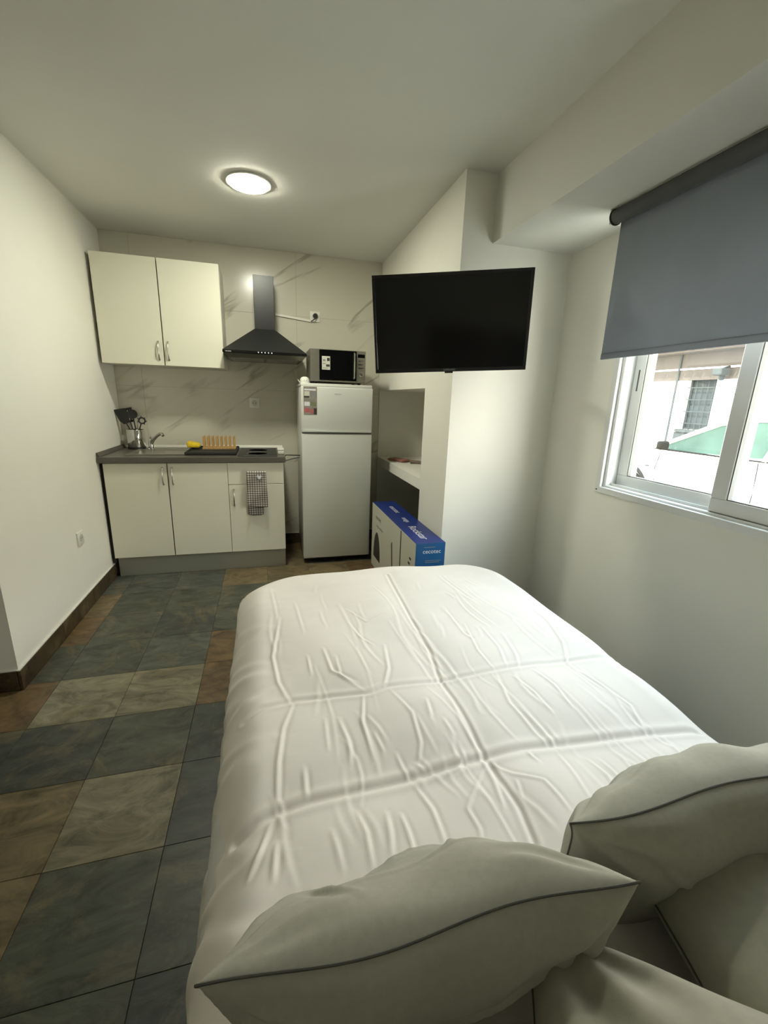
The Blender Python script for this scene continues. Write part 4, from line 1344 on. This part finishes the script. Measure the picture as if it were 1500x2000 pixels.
box('sill', M['stone'], wn_, HX-0.05, HX+0.06, wy0-0.05, wy1+0.05, wz0-0.06, wz0)
box('stone_panel', M['stone'], hs, HX-0.02, HX, 6.50, 7.10, 0.60, 0.885, 0.004)
b = MB().tube([(HX-0.05, 7.22, GZ+0.1), (HX-0.05, 7.22, 2.40)], 0.022, 10)
b.build('drainpipe', M['stone'], hs)
text('sign', 'VADO', 0.115, M['ink_grey'], hs, frame((HX-0.004, 7.88, 0.96), (0, 0, 1), (0, 1, 0)), 0.002)
wl_ = thing('street_lamp', 'grey wall lamp fixed to the white house', 'lamp', (HX-0.2, 6.2, 1.85))
box('housing', M['stone'], wl_, HX-0.34, HX-0.12, 6.12, 6.30, 1.95, 2.07, 0.02, 2)
b = MB().tube([(HX, 6.21, 2.12), (HX-0.12, 6.21, 2.10), (HX-0.22, 6.21, 2.06)], 0.02, 8)
b.build('arm', M['stone'], wl_)
MB().lathe([(0.05, 0.0), (0.04, -0.08), (0.0, -0.09)], (HX-0.2, 6.2, 1.95), 12).build('lens', M['house_window'], wl_, True)

def make_car():
    c = thing('car', 'white parked hatchback car seen through the window', 'car', (6.25, 4.1, GZ))
    xs, xo = 5.45, 7.1          # near and far side
    xm = (xs+xo)/2; hw = (xo-xs)/2
    # stations along Y from the rear (2.2) to the nose (6.2): belt z, lower z, half width factor
    st_ = [(2.18, 0.50, 0.86, 0.80), (2.26, 0.30, 1.00, 0.90), (2.6, 0.22, 1.04, 0.97), (3.2, 0.2, 1.03, 1.0), (4.0, 0.2, 1.00, 1.0), (4.8, 0.2, 0.985, 1.0),
           (5.2, 0.2, 0.93, 0.99), (5.7, 0.22, 0.84, 0.95), (6.05, 0.26, 0.72, 0.86), (6.2, 0.34, 0.62, 0.72)]
    b = MB()
    rings = []
    for (y, zl, zb, k) in st_:
        w = hw*k
        prof = [(-w*0.88, zl), (-w*0.97, zl+0.10), (-w, (zl+zb)/2+0.02), (-w*0.985, zb-0.10), (-w*0.93, zb-0.015), (-w*0.80, zb+0.005), (-w*0.4, zb+0.03),
                (w*0.4, zb+0.03), (w*0.80, zb+0.005), (w*0.93, zb-0.015), (w*0.985, zb-0.10), (w, (zl+zb)/2+0.02), (w*0.97, zl+0.10), (w*0.88, zl)]
        rings.append([b._v((xm+p[0], y, GZ+p[1])) for p in prof])
    n = len(rings[0])
    for i in range(len(rings)-1):
        for k in range(n):
            b.bm.faces.new([rings[i][k], rings[i][(k+1) % n], rings[i+1][(k+1) % n], rings[i+1][k]])
    b.bm.faces.new(rings[0]); b.bm.faces.new(rings[-1][::-1])
    body = b.build('body', M['car_paint'], c, True)
    # greenhouse: glass volume with painted roof and pillars
    rb = [(2.32, 1.00), (2.75, 1.40), (3.3, 1.46), (3.9, 1.44), (4.25, 1.37), (5.05, 0.965)]
    def half(z): return hw*(0.93-0.24*(z-0.97)/0.49)
    b = MB()
    rr = []
    for (y, z) in rb:
        rr.append([b._v((xm-half(0.97), y, GZ+0.965)), b._v((xm-half(z), y, GZ+z)), b._v((xm+half(z), y, GZ+z)), b._v((xm+half(0.97), y, GZ+0.965))])
    for i in range(len(rr)-1):
        for k in range(3):
            b.bm.faces.new([rr[i][k], rr[i][k+1], rr[i+1][k+1], rr[i+1][k]])
    b.build('windows', M['car_glass'], c)
    b = MB()
    for s in (-1, 1):
        path = [(xm+s*(half(z)+0.004), y, GZ+z) for (y, z) in rb]
        b.tube(path, [0.03, 0.035, 0.04, 0.04, 0.035, 0.025], 8)
    for y0, z0, y1, z1 in [(3.55, 0.97, 3.50, 1.45), (2.75, 0.97, 2.65, 1.32)]:
        for s in (-1, 1):
            b.tube([(xm+s*(half(0.97)+0.006), y0, GZ+z0), (xm+s*(half(z1)+0.006), y1, GZ+z1)], 0.035, 6)
    b.build('pillar', M['car_paint'], c, True)
    for s in (-1, 1):
        b = MB().tube([(xm+s*(half(0.97)+0.012), y, GZ+0.972) for y in (2.4, 3.2, 4.0, 5.0)], 0.012, 6)
        b.build('belt_trim', M['rubber'], c)
    b = MB()
    for i in range(1, 4):
        (ya, za), (yb, zb) = rb[i], rb[i+1]
        v = [b._v((xm-half(za), ya, GZ+za+0.012)), b._v((xm+half(za), ya, GZ+za+0.012)), b._v((xm+half(zb), yb, GZ+zb+0.012)), b._v((xm-half(zb), yb, GZ+zb+0.012))]
        b.bm.faces.new(v)
    b.build('roof', M['car_paint'], c)
    for s in (-1, 1):
        xx = xm+s*hw
        for yy in (2.95, 5.38):
            w_ = MB()
            w_.lathe([(0.20, -0.09), (0.30, -0.09), (0.315, -0.05), (0.315, 0.05), (0.30, 0.09), (0.20, 0.09)], (xx-s*0.07, yy, GZ+0.316), 28, 'x')
            wheel = w_.build('wheel', M['rubber'], c, True)
            r_ = MB().lathe([(0.0, 0.02*s), (0.05, 0.025*s), (0.19, 0.0), (0.20, 0.03*s), (0.205, 0.0)], (xx+s*0.02, yy, GZ+0.316), 20, 'x')
            r_.build('rim', M['steel'], wheel, True)
            a = MB().tube([(xx+s*0.003, yy+0.36*math.cos(t), GZ+0.316+0.36*math.sin(t)) for t in [PI*i/12 for i in range(13)]], 0.03, 6)
            a.build('wheel_arch', M['rubber'], c, True)
        b = MB().box(xx+s*0.02, xx+s*0.19, 4.72, 4.80, GZ+0.98, GZ+1.10, 0.03, 3)
        b.build('mirror', M['rubber'], c, True)
        for yy, in ((4.05,), (3.05,)):
            b = MB().box(xx+s*0.0, xx+s*0.03, yy-0.09, yy+0.09, GZ+0.86, GZ+0.885, 0.008, 2)
            b.build('door_handle', M['car_paint'], c, True)
        for path in ([(4.86, 0.95), (4.92, 0.70), (4.88, 0.40), (4.80, 0.26)], [(3.58, 0.96), (3.56, 0.6), (3.58, 0.26)], [(2.7, 0.96), (2.66, 0.7), (2.9, 0.66)]):
            b = MB().tube([(xx-s*0.004, p[0], GZ+p[1]) for p in path], 0.006, 5)
            b.build('door_seam', M['rubber'], c)
        b = MB().box(xx-s*0.01, xx+s*0.012, 5.02, 5.09, GZ+0.70, GZ+0.725, 0.004)
        b.build('side_repeater', M['stone'], c)
        b = MB().box(xm+s*hw*0.45, xm+s*hw*0.82, 6.02, 6.12, GZ+0.60, GZ+0.72, 0.03, 2)
        b.build('headlight', M['house_window'], c, True)
make_car()
